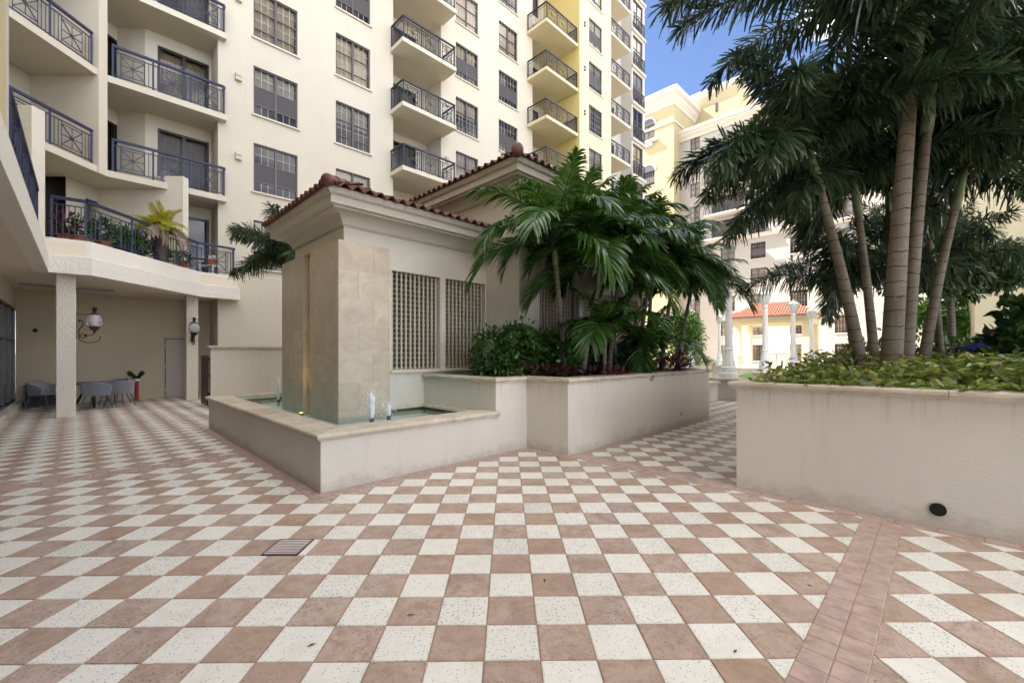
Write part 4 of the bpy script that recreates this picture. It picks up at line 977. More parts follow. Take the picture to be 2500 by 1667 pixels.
hr=MB(); hr.tube([(36.0,6.9,0),(36.0,6.9,.9),(37.0,6.9,1.35),(37.9,6.9,1.35),(37.9,6.9,.45)],.022,6).tube([(37.0,6.9,.45),(37.0,6.9,1.35)],.02,6).tube([(37.0,6.9,.9),(37.9,6.9,.9)],.018,6)
part('handrail', hr, M['black'], stp)
tf=part('terrace_railing', MB().box(47.9,48.1,-3,9.4,.45,.55), M['white_wall'], stp)
railing(tf,(48,-3),(48,9.2),.55,5,M['rail_dark'])

# ================================================================== far building across the court
fb=thing('far_building','bright white apartment block with dark windows beyond the portico','building',(53,8,0))
FU=53; fz=[.8+SH*k for k in range(10)]
wc_=[(10.6,9.05),(6.65,5.05),(2.7,1.1),(-1.3,-2.9),(-5.3,-6.9),(-9.3,-10.9),(14.4,12.6),(17.6,16.4)]
low=[h for h in wc_[:6]]
H=[(b,a,z,z+1.85) for a,b in wc_[:6] for z in fz[:5]]+[(11.3,15.0,z+.0,z+2.3) for z in fz[5:9]]+[(b,a,z,z+1.9) for a,b in wc_[:6] for z in fz[5:10]]+[(16.4,17.6,z,z+1.85) for z in fz[:10]]+[(12.3,13.9,z,z+1.85) for z in fz[:5]]
w=MB(); wall_holes(w,'v',FU,-22,19,0,30.2,H,.25); part('wall', w, M['far_white'], fb)
part('interior_block', MB().box(FU+1.2,FU+14,-22,19,0,30), M['core'], fb)
prof=[(0,29.0),(.15,29.0),(.2,29.3),(.45,29.6),(.45,29.8),(.6,29.9),(.6,30.3),(0,30.3)]
part('cornice', sweep([(FU,19),(FU,-22)],prof), M['trim'], fb); part('string_course', sweep([(FU,19),(FU,-22)],[(0,15.0),(.2,15.05),(.25,15.3),(.25,15.45),(0,15.5)]), M['trim'], fb)
part('roof', MB().box(FU-.3,FU+14,-22,19,30.305,30.5), M['white_wall'], fb)
def fwin(v,z,w=1.55,h=1.85,parent=None,u=FU,m=True): return window(parent or fb,u,v,z,w,h,R(-90),'white_wall',muntins=m)
for a,b in wc_[:6]:
    for k in range(10): fwin((a+b)/2,fz[k],a-b if k<5 else a-b,1.85 if k<5 else 1.9)
for z in fz[:10]: fwin(17.0,z,1.2)
for z in fz[:5]: fwin(13.1,z,1.6)
for z in fz[5:9]:
    sliding_door(fb,FU+.2,13.15,z,3.6,2.25,R(-90))
    b=part('balcony', MB().bbox(FU-1.3,FU-.002,10.9,15.4,z-.22,z-.02,.02), M['white_wall'], fb); railing(b,(FU-1.22,15.3),(FU-1.22,11.0),z,3,M['rail_dark'])
    b=part('balcony', MB().bbox(FU-.9,FU-.002,4.3,7.6,z-.22,z-.02,.02), M['white_wall'], fb); railing(b,(FU-.82,7.5),(FU-.82,4.4),z,2,M['rail_dark'])
# yellow tower of the far building
tw_=thing('far_yellow_tower','pale yellow corner tower with arched windows against the sky','building',(51.3,20,0))
w=MB(); HV=[(21.6,23.4,z,z+1.95) for z in (14.9,17.9,20.9,23.9)]+[(21.6,23.4,30.0,32.0)]
wall_holes(w,'v',51.3,19,34,0,35.0,HV,.25); w.quad((51.3,19,0),(66,19,0),(66,19,35),(51.3,19,35)); part('wall', w, M['far_yellow'], tw_)
part('interior_block', MB().box(52.4,65,19.3,33,0,34.9), M['core'], tw_)
tp=[(0,33.4),(.1,33.45),(.15,33.8),(.45,34.3),(.45,34.6),(.75,34.8),(.75,35.4),(0,35.4)]
part('cornice', sweep([(51.3,34),(51.3,19),(66,19)],tp), M['trim'], tw_); part('roof', MB().box(50.9,66,18.7,34,35.405,35.7), M['white_wall'], tw_)
part('string_course', sweep([(51.3,34),(51.3,19),(66,19)],[(0,31.2),(.12,31.2),(.12,31.45),(0,31.45)]), M['trim'], tw_)
def arch(v,z,w,h,parent):
    mb=MB(); n=12; P=[(v+w/2*math.cos(math.pi*k/n), z+.45*w*math.sin(math.pi*k/n)) for k in range(n+1)]; P2=[(v+(w/2+.2)*math.cos(math.pi*k/n), z+(.45*w+.2)*math.sin(math.pi*k/n)) for k in range(n+1)]
    for k in range(n):
        (a,b),(c,d),(e,f),(g_,h_)=P[k],P[k+1],P2[k+1],P2[k]
        mb.add([(51.2,a,b),(51.2,c,d),(51.2,e,f),(51.2,g_,h_),(51.3,a,b),(51.3,c,d),(51.3,e,f),(51.3,g_,h_)],[(0,1,2,3),(0,1,5,4),(3,2,6,7)])
    part('arch_trim', mb, M['white_wall'], parent)
    gb=MB(); gb.add([(51.24,p,q) for p,q in P],[tuple(range(n+1))]); part('arch_pane', gb, M['glass_dark'], parent)
M['glass_dark']=plain('arch_glass',(.10,.105,.11),.08,spec=.8)
for z in (14.9,17.9,20.9,23.9,30.0): fwin(22.5,z,1.8,1.95 if z<29 else 2.0,tw_,51.3)
arch(22.5,25.86,1.8,1,tw_); arch(22.5,32.01,1.8,1,tw_)
part('balconet', MB().bbox(50.85,51.29,21.2,23.8,29.55,29.9,.05).bbox(51.0,51.29,21.8,23.2,29.1,29.549,.05), M['white_wall'], tw_)
t2=thing('far_upper_tower','set-back white and yellow stair tower above the far roof','building',(60,14,30))
part('wall', MB().box(58,66,13.5,19.5,30.5,37.2), M['far_yellow'], t2); part('cornice', sweep([(58,19.5),(58,13.5),(66,13.5)],[(0,36.4),(.3,36.6),(.5,36.9),(.5,37.3),(0,37.3)]), M['trim'], t2); part('vent_slot', MB().box(57.95,58,16,16.3,34,35.2), M['black'], t2)

# ================================================================== building on the right, behind the planting
rbl=thing('right_building','pale yellow building with a balcony behind the planting on the right','building',(21,-6,0))
RU=20.9
w=MB(); wall_holes(w,'v',RU,-30,-5.9,0,13.5,[(-7.4,-7.05,2.6,3.9)]+[(v0,v0+1.6,z,z+1.9) for v0 in (-10.5,-14.5,-18.5) for z in (5.0,8.0,10.9)],.2); w.quad((RU,-5.9,0),(34,-5.9,0),(34,-5.9,13.5),(RU,-5.9,13.5))
part('wall', w, M['yellow_pale'], rbl); part('interior_block', MB().box(RU+1,34,-30,-6.2,0,13.4), M['core'], rbl)
part('cornice', sweep([(34,-5.9),(RU,-5.9),(RU,-30)],[(0,12.6),(.15,12.7),(.4,13.1),(.4,13.3),(.6,13.4),(.6,13.8),(0,13.8)]), M['trim'], rbl)
part('roof', MB().box(RU-.3,34,-30,-5.7,13.805,14.0), M['white_wall'], rbl)
for v0 in (-10.5,-14.5,-18.5):
    for z in (5.0,8.0,10.9): window(rbl,RU,v0+.8,z,1.6,1.9,R(-90),'white_wall')
for z in (4.36,7.31,10.26):
    b=part('balcony', MB().bbox(RU-1.6,RU-.002,-13.5,-8.8,z-.45,z-.02,.03), M['white_wall'], rbl); railing(b,(RU-1.5,-8.9),(RU-1.5,-13.4),z,3,M['rail_dark']); railing(b,(RU-1.45,-8.9),(RU-.05,-8.9),z,1,M['rail_dark'],ends=(False,True))
# ================================================================== vegetation
def np_mesh(name, V, F4, F3=None, sm=False):
    me=bpy.data.meshes.new(name); V=np.asarray(V,dtype=np.float32).reshape(-1,3)
    nq=0 if F4 is None else len(F4); nt=0 if F3 is None else len(F3)
    me.vertices.add(len(V)); me.vertices.foreach_set('co', V.ravel())
    loops=np.concatenate([x for x in ((F4.ravel() if nq else None),(F3.ravel() if nt else None)) if x is not None]).astype(np.int32)
    me.loops.add(len(loops)); me.loops.foreach_set('vertex_index', loops); me.polygons.add(nq+nt)
    ls=np.concatenate([np.arange(nq)*4, nq*4+np.arange(nt)*3]).astype(np.int32); me.polygons.foreach_set('loop_start', ls)
    me.polygons.foreach_set('loop_total', np.concatenate([np.full(nq,4),np.full(nt,3)]).astype(np.int32))
    if sm: me.polygons.foreach_set('use_smooth', np.ones(nq+nt,dtype=bool))
    me.update(); me.validate(); return me
def nrm(a): return a/np.maximum(np.linalg.norm(a,axis=-1,keepdims=True),1e-9)
def strips(base, d, w, L, Wd, prof, droop, fold=None):
    """leaf strips: base (n,3), direction d, width direction w, length L (n,), half width Wd (n,), prof = widths along it"""
    n=len(base); m=len(prof); k=np.linspace(0,1,m)
    P=base[:,None]+d[:,None]*(L[:,None]*k)[:,:,None]
    P[:,:,2]-=droop[:,None]*L[:,None]*k[None]**2
    wv=w[:,None]*(Wd[:,None]*np.array(prof)[None])[:,:,None]
    V=np.stack([P-wv,P+wv],2).reshape(n,2*m,3)
    F=np.array([(2*i,2*i+1,2*i+3,2*i+2) for i in range(m-1)])[None]+(np.arange(n)*2*m)[:,None,None]
    return V.reshape(-1,3), F.reshape(-1,4)
def rachis(L, e0, e1, p=1.3, n=24):
    t=np.linspace(0,1,n); th=np.radians(e0+(e1-e0)*t**p); ds=L/(n-1)
    x=np.concatenate([[0],np.cumsum(np.cos(th[:-1])*ds)]); z=np.concatenate([[0],np.cumsum(np.sin(th[:-1])*ds)])
    return t,np.stack([x,np.zeros(n),z],1),th
def frond_mesh(kind, L, e0, e1, seed):
    r=np.random.default_rng(seed); t,P,th=rachis(L,e0,e1,1.25 if kind=='fox' else 1.1)
    if kind=='fox': ns,lf,wd,bare=430,.34,.0125,.08
    elif kind=='areca': ns,lf,wd,bare=90,.24,.006,.15
    else: ns,lf,wd,bare=92,.50,.021,.15
    ti=bare+(1-bare)*np.linspace(0,1,ns)+r.uniform(-.004,.004,ns); ti=np.clip(ti,0,1)
    B=np.stack([np.interp(ti,t,P[:,k]) for k in range(3)],1); a=np.interp(ti,t,th)
    T=np.stack([np.cos(a),0*a,np.sin(a)],1); Nn=np.stack([-np.sin(a),0*a,np.cos(a)],1); side=np.where(np.arange(ns)%2==0,1.,-1.)
    Y=np.stack([0*a,side,0*a],1)
    s=(ti-bare)/(1-bare)
    if kind=='fox':
        be=r.uniform(-1.5,1.4,ns); al=np.radians(82-40*s+r.uniform(-20,20,ns)); ll=lf*(.55+.6*np.sin(np.pi*np.clip(s*.80+.16,0,1)))*r.uniform(.7,1.15,ns); dr=r.uniform(.1,.55,ns); prof=[.35,.8,1.0,1.15,.55]
    elif kind=='areca':
        be=r.uniform(.3,.7,ns); al=np.radians(55-25*s); ll=lf*(.6+.5*np.sin(np.pi*np.clip(s*.9+.1,0,1))); dr=r.uniform(.2,.5,ns); prof=[.3,1,.85,.1]
    else:
        be=.42+r.uniform(-.12,.12,ns); al=np.radians(66-34*s+r.uniform(-5,5,ns)); ll=lf*(.42+.68*np.sin(np.pi*np.clip(s*.84+.14,0,1)))*r.uniform(.92,1.06,ns); dr=r.uniform(.38,.75,ns); prof=[.3,.95,1.0,.75,.12]
    d=nrm(np.cos(al)[:,None]*T+np.sin(al)[:,None]*(np.cos(be)[:,None]*Y+np.sin(be)[:,None]*Nn))
    w=nrm(np.cross(d,Nn*np.cos(.3)+Y*np.sin(.3)*0+r.normal(0,.25,(ns,3))))
    V,F=strips(B,d,w,ll,wd*r.uniform(.8,1.2,ns)*(1.0 if kind!='fox' else 1.0),prof,dr)
    rb=MB(); rb.tube([tuple(p) for p in P[::2]]+[tuple(P[-1])],list(np.linspace(.022 if kind!='fox' else .028,.004,len(P[::2])+1)),5,cap=False)
    rv=np.array([tuple(q) for q in rb.v]); rf=np.array(rb.f)+len(V)
    return np_mesh('frond_'+kind, np.concatenate([V,rv]), np.concatenate([F,rf]))
M['fox']=leaf('foxtail_leaf',(.026,.052,.030),(.075,.118,.058),.30,.27,.6)
M['adon']=leaf('palm_leaf',(.026,.080,.018),(.080,.170,.036),.28,.27,.6)
M['areca']=leaf('areca_leaf',(.26,.30,.03),(.42,.38,.05),.4,.45)
M['dry']=leaf('dry_leaf',(.26,.20,.15),(.40,.34,.28),.2,.8,.2)
M['shrub']=leaf('shrub_leaf',(.022,.065,.014),(.060,.145,.030),.22,.28,.6)
M['shrub_far']=leaf('far_leaf',(.05,.14,.02),(.13,.26,.05),.3,.4,.4)
M['dark_shrub']=leaf('dark_leaf',(.020,.052,.014),(.055,.115,.030),.22,.30,.5)
M['varieg']=leaf('variegated_leaf',(.030,.085,.014),(.33,.35,.10),.25,.32,.5,9.0)
M['red_leaf']=leaf('red_leaf',(.05,.008,.016),(.17,.03,.045),.25,.35,.5,8.0)
def bark(name,c1,c2,ring,pitch):
    m,n,l,b=newmat(name); tcn=n.new('ShaderNodeTexCoord'); sp=n.new('ShaderNodeSeparateXYZ'); l.new(tcn.outputs['Object'],sp.inputs[0])
    nz=noise(n,l,4,4,.6,tcn.outputs['Object']); wob=N_(n,'ShaderNodeMath',operation='MULTIPLY_ADD'); l.new(nz,wob.inputs[0]); wob.inputs[1].default_value=.14; l.new(sp.outputs[2],wob.inputs[2])
    md=N_(n,'ShaderNodeMath',operation='MODULO'); l.new(wob.outputs[0],md.inputs[0]); md.inputs[1].default_value=pitch
    lt=N_(n,'ShaderNodeMath',operation='LESS_THAN'); l.new(md.outputs[0],lt.inputs[0]); lt.inputs[1].default_value=.012
    c=mixc(n,l,ramp(n,l,noise(n,l,2.2,5,.6,tcn.outputs['Object'],(1,1,.6)),.3,.7),c1,c2)
    c=mixc(n,l,ramp(n,l,noise(n,l,14,4,.7,tcn.outputs['Object'],(1,1,3)),.5,.75,0,.5),c,tuple(x*.5 for x in c1))
    c=mixc(n,l,lt.outputs[0],c,ring); l.new(c,b.inputs['Base Color']); b.inputs['Roughness'].default_value=.8; b.inputs['Specular IOR Level'].default_value=.2
    bp=N_(n,'ShaderNodeBump',Strength=.6,Distance=.01); inv=N_(n,'ShaderNodeMath',operation='SUBTRACT'); inv.inputs[0].default_value=1; l.new(lt.outputs[0],inv.inputs[1]); ad=N_(n,'ShaderNodeMath',operation='ADD'); l.new(inv.outputs[0],ad.inputs[0]); l.new(noise(n,l,40,3,.6,tcn.outputs['Object']),ad.inputs[1]); l.new(ad.outputs[0],bp.inputs['Height']); l.new(bp.outputs['Normal'],b.inputs['Normal']); return m
M['bark_fox']=bark('foxtail_trunk',(.115,.092,.07),(.22,.19,.15),(.05,.038,.028),.185)
M['bark_thin']=bark('thin_trunk',(.15,.125,.095),(.23,.20,.155),(.05,.04,.03),.085)
M['shaft']=plain('crownshaft',(.13,.17,.075),.5,var=.3,vscale=5)
FR={}
def fronds(kind, spec, L):
    key=(kind,L)
    if key not in FR: FR[key]=[frond_mesh(kind,L,e0,e1,100+i) for i,(e0,e1) in enumerate(spec)]
    return FR[key]
FOX=[(76,35),(60,-8),(44,-28),(27,-42),(4,-55)]
ADO=[(82,28),(68,-18),(55,-45),(39,-64),(14,-76)]
ARE=[(85,40),(72,-10),(58,-40),(40,-70)]
def palm(name, label, kind, base, top, rad, nf, L, mat, barkm, frame='uv', group=None, shaft=.6, dirs=None, seed=0, cat='palm tree', bend=.0, spec=None, low=None):
    """trunk from base to top (world xyz), crown of frond parts; dirs: list of (azimuth deg world, variant, scale)"""
    rr=random.Random(seed); b=Vector(base); tpt=Vector(top)
    t=thing(name,label,cat,tuple(b),'xy',group)
    n=26; pts=[]; rads=[]
    for k in range(n+1):
        f=k/n; p=b.lerp(tpt,f); q=Vector((tpt.x-b.x,tpt.y-b.y,0)); p+=q*(bend*(f*f-f)); pts.append(p)
        rads.append(rad*(1.22-.45*f if f>.06 else 1.35-1.5*f)*rr.uniform(.985,1.015))
    part('trunk', MB().tube(pts,rads,12), barkm, t, sm=True)
    d=(pts[-1]-pts[-3]).normalized(); c=tpt+d*shaft
    part('crownshaft', MB().tube([tpt-d*.02,tpt+d*shaft*.3,tpt+d*shaft*.75,c],[rad*.9,rad*1.0,rad*.72,rad*.5],10), M['shaft'], t, sm=True)
    sp=spec or (FOX if kind=='fox' else ADO if kind=='adon' else ARE); ms=fronds(kind,sp,L)
    lead=dirs or []
    if True: dirs=lead+[(i*137.5+rr.uniform(-12,12), [0,1,1,2,2,3,3,4][min(7,int(i*8/nf))], rr.uniform(.88,1.1)) for i in range(nf)]
    for az,vi,s in dirs:
        if low is not None and (az,vi,s) not in lead: vi=min(vi,low)
        o=link('frond', ms[vi], mat, t); o.location=c-Vector(base)+Vector((0,0,rr.uniform(-.12,.02))); o.rotation_euler=(R(rr.uniform(-9,9)),R(rr.uniform(-5,5)),R(az)); o.scale=(s,s,s)
    return t
def leaf_cloud(name, pts, out, size, ratio, mat, parent, up=.4, jit=.6, seed=0, kind=None, prof=(.15,.8,1,.6,.05)):
    r=np.random.default_rng(seed); n=len(pts); d=nrm(out+r.normal(0,jit,(n,3))+np.array([0,0,up])); w=nrm(np.cross(d,r.normal(0,1,(n,3))*.5+np.array([0,0,1.])))
    L=size*r.uniform(.6,1.2,n); V,F=strips(pts,d,w,L,L*ratio*.5,prof,r.uniform(0,.35,n))
    b=np.array(ORG[root_of(parent).name]); o=link(name,np_mesh(name,V-b,F),mat,parent)
    if kind: o['kind']=kind
    return o
def blob_pts(n, c, rad, r, shell=.55):
    d=nrm(r.normal(0,1,(n,3))); k=r.uniform(shell,1,n)**.7; lump=1+.18*np.sin(d[:,0]*5+c[0]*3)*np.cos(d[:,1]*6+c[1])+.1*np.sin(d[:,2]*9)
    return np.array(c)+d*np.array(rad)*(k*lump)[:,None], d
def shrub(name,label,base,blobs,n,size,ratio,mat,seed,stems=6,up=.4,group=None,cat='shrub'):
    """blobs: list of (center xyz, radii) in world coordinates"""
    t=thing(name,label,cat,base,'xy',group); r=np.random.default_rng(seed); P=[];D=[]
    vol=[b[1][0]*b[1][1]+b[1][2]*b[1][0] for b in blobs]; 
    for (c,rd),v in zip(blobs,vol):
        p,d=blob_pts(int(n*v/sum(vol)),c,rd,r); P.append(p);D.append(d)
    P=np.concatenate(P);D=np.concatenate(D); keep=P[:,2]>base[2]+.02; leaf_cloud('foliage',P[keep],D[keep],size,ratio,mat,t,up,seed=seed)
    st=MB(); rr=random.Random(seed)
    for k in range(stems):
        c,rd=blobs[k%len(blobs)]; q=(c[0]+rr.uniform(-.5,.5)*rd[0],c[1]+rr.uniform(-.5,.5)*rd[1],c[2]+rr.uniform(-.2,.5)*rd[2])
        s=(base[0]+(q[0]-base[0])*.5+rr.uniform(-.05,.05),base[1]+(q[1]-base[1])*.5,base[2]-.02); st.tube([s,((s[0]+q[0])/2+.03,(s[1]+q[1])/2,(s[2]+q[2])/2),q],[.016,.012,.005],5)
    part('stems', st, M['bark_thin'], t); return t
def Wz(u,v,z): return W(u,v,z)

# ---- palms in the planter by the fountain: (u, v, crown height, lean u, lean v)
AP=[(4.75,.20,3.15,-.45,-.15,'leftmost slim palm of the planter, arching over the grille'),(5.05,.0,2.75,.05,-.35,'short slim palm in the middle of the left clump with fronds over the rim'),
    (5.35,.45,3.35,.10,.05,'slim palm in the thick of the left clump with upright fronds'),(6.25,.15,3.30,.15,-.2,'slim palm between the two clumps of the planter'),
    (6.75,.30,3.45,-.10,.0,'slim straight palm left of the right clump'),(7.3,.05,3.2,.35,-.15,'slim palm leaning right, in front of the garden pavilion'),
    (8.1,.2,3.35,.05,-.1,'slim upright palm near the right end of the planter'),(8.45,.0,3.05,.45,-.05,'slim palm next to last in the planter'),(8.85,-.25,2.95,.85,.05,'rightmost slim palm of the planter, leaning out over the passage')]
for i,(u,v,z,lu,lv,lab) in enumerate(AP):
    palm('slim_palm',lab,'adon',W(u,v,1.1),W(u+lu,v+lv,z+.12),.052,19,1.62 if i%2 else 1.75,M['adon'],M['bark_thin'],group='slim palms in the fountain planter',shaft=.42,seed=20+i,bend=.3)
palm('young_palm','low young palm with fronds hanging in front of the planter hedge','adon',W(5.3,-.35,1.1),W(5.25,-.4,1.75),.045,10,1.3,M['adon'],M['bark_thin'],shaft=.2,seed=50)
palm('young_palm','low young palm among the trunks right of the planter middle','adon',W(6.9,-.3,1.1),W(7.0,-.35,1.6),.045,8,1.3,M['adon'],M['bark_thin'],shaft=.2,seed=51)
# ---- palms in the right planter
def RP_(px,d,z): return ((px-1250)/1045*d, d, z)
FP=[((2172,5.5,1.1),(2228,5.5,5.35),.098,'stout ringed palm trunk nearest the camera in the right planter',15,3.0),
    ((2206,5.95,1.1),(2262,6.0,4.7),.076,'ringed palm close behind the nearest trunk',11,2.3),
    ((2112,6.3,1.1),(2002,6.3,4.0),.072,'ringed palm leaning left over the passage',13,1.95),
    ((2140,7.2,1.1),(2096,7.2,3.9),.064,'dim palm behind the trunks, leaning slightly left',12,2.3),
    ((2246,6.9,1.1),(2330,6.9,3.9),.068,'ringed palm leaning right in the right planter',12,2.3),
    ((2680,6.2,1.1),(2640,6.1,4.9),.09,'palm at the right edge of the picture, mostly fronds',16,2.3),
    ((2300,8.4,1.1),(2240,8.4,5.9),.06,'palm with a tall crown behind the other trunks',13,3.0),((2190,8.8,1.1),(2170,8.8,4.4),.055,'palm deep in the shade, half hidden by the nearest trunk',11,2.3)]
LEAD={0:[(179,3,1.16),(197,3,1.08),(163,2,1.1)],2:[(184,4,.92),(168,3,.80),(206,4,.85),(222,4,.9)],3:[(188,4,1.05),(215,4,1.0),(160,4,.95)]}
FP+=[((2090,9.6,1.1),(2070,9.6,2.5),.07,'low palm far back between the trunks',12,2.3),((2215,10.2,1.1),(2230,10.2,2.7),.07,'low palm far back right of the nearest trunk',12,2.3)]
for i,(bp_,tp_,rad,lab,nf,L) in enumerate(FP):
    palm('foxtail_palm',lab,'fox',RP_(*bp_),RP_(*tp_),rad,nf,L,M['fox'],M['bark_fox'],group='foxtail palms in the right planter',low=(2 if i==0 else None),dirs=LEAD.get(i),shaft=.75,seed=70+i,bend=.25)
palm('foxtail_palm','palm behind the fountain pier with drooping bushy fronds','fox',W(2.3,8.2,0),W(2.2,8.1,3.6),.10,13,1.7,M['fox'],M['bark_fox'],shaft=.7,seed=90)
palm('small_palm','small sunlit palm in the far planter across the lawn','adon',W(28.3,8.2,.8),W(28.2,8.2,2.6),.09,14,1.75,M['adon'],M['bark_thin'],shaft=.4,seed=95)
# ---- hedges and ground cover in the planters
def bl(u,v,z,r): return (W(u,v,z), r)
shrub('clusia_hedge','glossy round-leaved green hedge at the left end of the planter',W(3.7,.6,1.12),[bl(3.35,.8,1.55,(.38,.38,.5)),bl(3.8,.55,1.6,(.45,.45,.55)),bl(4.3,.6,1.55,(.4,.4,.5)),bl(3.4,.5,1.3,(.35,.35,.3)),bl(4.6,.2,1.4,(.4,.4,.4))],6200,.105,.52,M['shrub'],1,10)
shrub('dark_hedge','dark dense hedge in the shade under the palms',W(6.2,.35,1.12),[bl(5.0,.55,1.5,(.45,.45,.45)),bl(5.7,.55,1.5,(.45,.45,.45)),bl(6.4,.5,1.45,(.45,.45,.4)),bl(7.2,.45,1.45,(.45,.45,.4)),bl(8.0,.45,1.42,(.45,.45,.38)),bl(8.7,.4,1.4,(.35,.35,.35))],7000,.09,.5,M['dark_shrub'],2,12)
shrub('red_cordyline','row of dark red foliage plants along the planter rim',W(6,-.3,1.12),[bl(3.7,.33,1.22,(.3,.3,.14)),bl(4.3,.1,1.22,(.4,.3,.14)),bl(5.2,-.42,1.2,(.4,.4,.12)),bl(7.9,-.42,1.25,(.4,.4,.2)),bl(8.6,-.4,1.32,(.35,.35,.3))],1500,.16,.2,M['red_leaf'],3,4,.7,cat='plants')
t=thing('ground_cover','variegated yellow-green leafy ground cover filling the right planter','ground cover',W(5,-6,1.15),'xy',kind='stuff')
r=np.random.default_rng(5); n=17000; uu=3.62+5.9*r.uniform(0,1,n)**1.15; vv=r.uniform(-9.5,-3.45,n)
hh=.24+.12*np.sin(uu*2.1+.6)*np.cos(vv*1.7)+.06*np.sin(uu*5+vv*4); hh=np.clip(hh,.06,.5)*np.clip((uu-3.68)/.4,.25,1)+.10*np.clip((uu-4.2)/2,0,1)
zz=1.20+hh*r.uniform(.25,1,n); zz=np.where(uu<3.98,np.maximum(zz,1.288),zz); P=np.stack([P0[0]+Q*(uu-vv),P0[1]+Q*(uu+vv),zz],1)
ang=r.uniform(0,2*np.pi,n); O=np.stack([np.cos(ang),np.sin(ang),0*ang],1)
leaf_cloud('foliage',P,O,.12,.37,M['varieg'],t,.35,.35,7,'stuff')
shrub('broadleaf_shrub','tall dark green broad-leaved shrub at the right edge',W(8.0,-8.6,1.15),[(RP_(2545,6.6,1.75),(.6,.6,.7)),(RP_(2560,6.0,1.45),(.6,.6,.5)),(RP_(2500,7.0,1.5),(.4,.4,.4))],3600,.19,.48,M['dark_shrub'],8,10)
# ---- background greenery
def tree(name,label,base,crown,rad,n,size,mat,seed,h):
    t=thing(name,label,'tree',base,'xy'); r=np.random.default_rng(seed); rr=random.Random(seed); tb=MB(); c=Vector(crown)
    tb.tube([base,(base[0]+.05,base[1],base[2]+h*.5),(c.x,c.y,c.z-rad[2]*.5)],[.11,.09,.06],8)
    P=[];D=[]
    for k in range(14):
        d=Vector((rr.uniform(-1,1),rr.uniform(-1,1),rr.uniform(-.6,1))).normalized(); q=c+Vector((d.x*rad[0],d.y*rad[1],d.z*rad[2]))*.68
        tb.tube([(c.x,c.y,c.z-rad[2]*.5),tuple((c*.4+q*.6)+Vector((0,0,.05))),tuple(q)],[.05,.03,.012],5)
        p,dd=blob_pts(n//14,tuple(q),tuple(x*.42 for x in rad),r,.3); P.append(p); D.append(dd)
    part('trunk',tb,M['bark_thin'],t,sm=True); leaf_cloud('crown',np.concatenate(P),np.concatenate(D),size,.42,mat,t,.0,.7,seed)
tree('shade_tree','dark small-leaved tree behind the trunks on the right',RP_(2320,11,0),RP_(2320,11,3.9),(1.6,1.4,1.1),8000,.17,M['dark_shrub'],11,3.2)
tree('shade_tree','tall leafy tree filling the upper right corner',RP_(2560,9.0,0),RP_(2500,9.0,7.6),(2.3,1.8,1.9),9000,.20,M['fox'],12,5.5)
tree('garden_tree','sunlit light green tree seen between the trunks',RP_(2300,19,0),RP_(2300,19,2.9),(2.2,1.6,1.2),4200,.24,M['shrub_far'],13,2.0)
tree('garden_tree','rounded green tree behind the garden planter at the end of the pavilion',RP_(1655,17.5,0),RP_(1655,17.5,2.3),(1.0,1.0,1.2),3200,.16,M['shrub_far'],14,1.4)
shrub('garden_bush','bright green bush in the far planter under the small palm',W(28,8.2,.8),[bl(26.5,7.8,1.0,(.9,.9,.3)),bl(28.5,7.8,1.0,(1.0,1.0,.32)),bl(31,8,1.0,(1.2,1.2,.35))],2600,.16,.4,M['shrub_far'],15,4)
shrub('garden_bush','mid green bush low behind the leaning trunks on the right',RP_(2180,11,0),[(RP_(2120,11,1.2),(.9,.8,.7)),(RP_(2230,11.5,1.1),(1.1,.8,.7)),(RP_(2350,10.5,1.3),(.9,.8,.7))],4200,.16,.4,M['shrub'],16,6)
# blue canvas shades of the pool garden
def sail(label,pts,base):
    t=thing('canvas_shade',label,'canvas shade',base,'xy',group='blue canvas shades'); mb=MB(); n=8; a,b,c=[Vector(p) for p in pts]; V=[];idx={}
    for i in range(n+1):
        for j in range(n+1-i):
            f,g=i/n,j/n; p=a+(b-a)*f+(c-a)*g; p.z-=.25*f*g*(1)+.18*(1-f-g)*(f+g); idx[i,j]=len(V); V.append(tuple(p))
    F=[]
    for i in range(n):
        for j in range(n-i):
            F.append((idx[i,j],idx[i+1,j],idx[i,j+1]))
            if j<n-i-1: F.append((idx[i+1,j],idx[i+1,j+1],idx[i,j+1]))
    me=part('canvas',mb.add(V,F),M['blue_canvas'],t,sm=True); sol=me.modifiers.new('thickness','SOLIDIFY'); sol.thickness=.02
    for p in pts[:2]: part('pole',MB().tube([(p[0],p[1],0),tuple(p)],.03,8),M['black'],t)
sail('blue canvas shade by the shrub at the right',[RP_(2445,7.6,1.98),RP_(2335,7.6,1.72),RP_(2445,7.0,1.68)],RP_(2400,7.4,0))
sail('blue canvas shade glimpsed between the palm trunks',[RP_(2255,12,2.0),RP_(2330,12,1.75),RP_(2290,13.5,1.85)],RP_(2290,12.3,0))

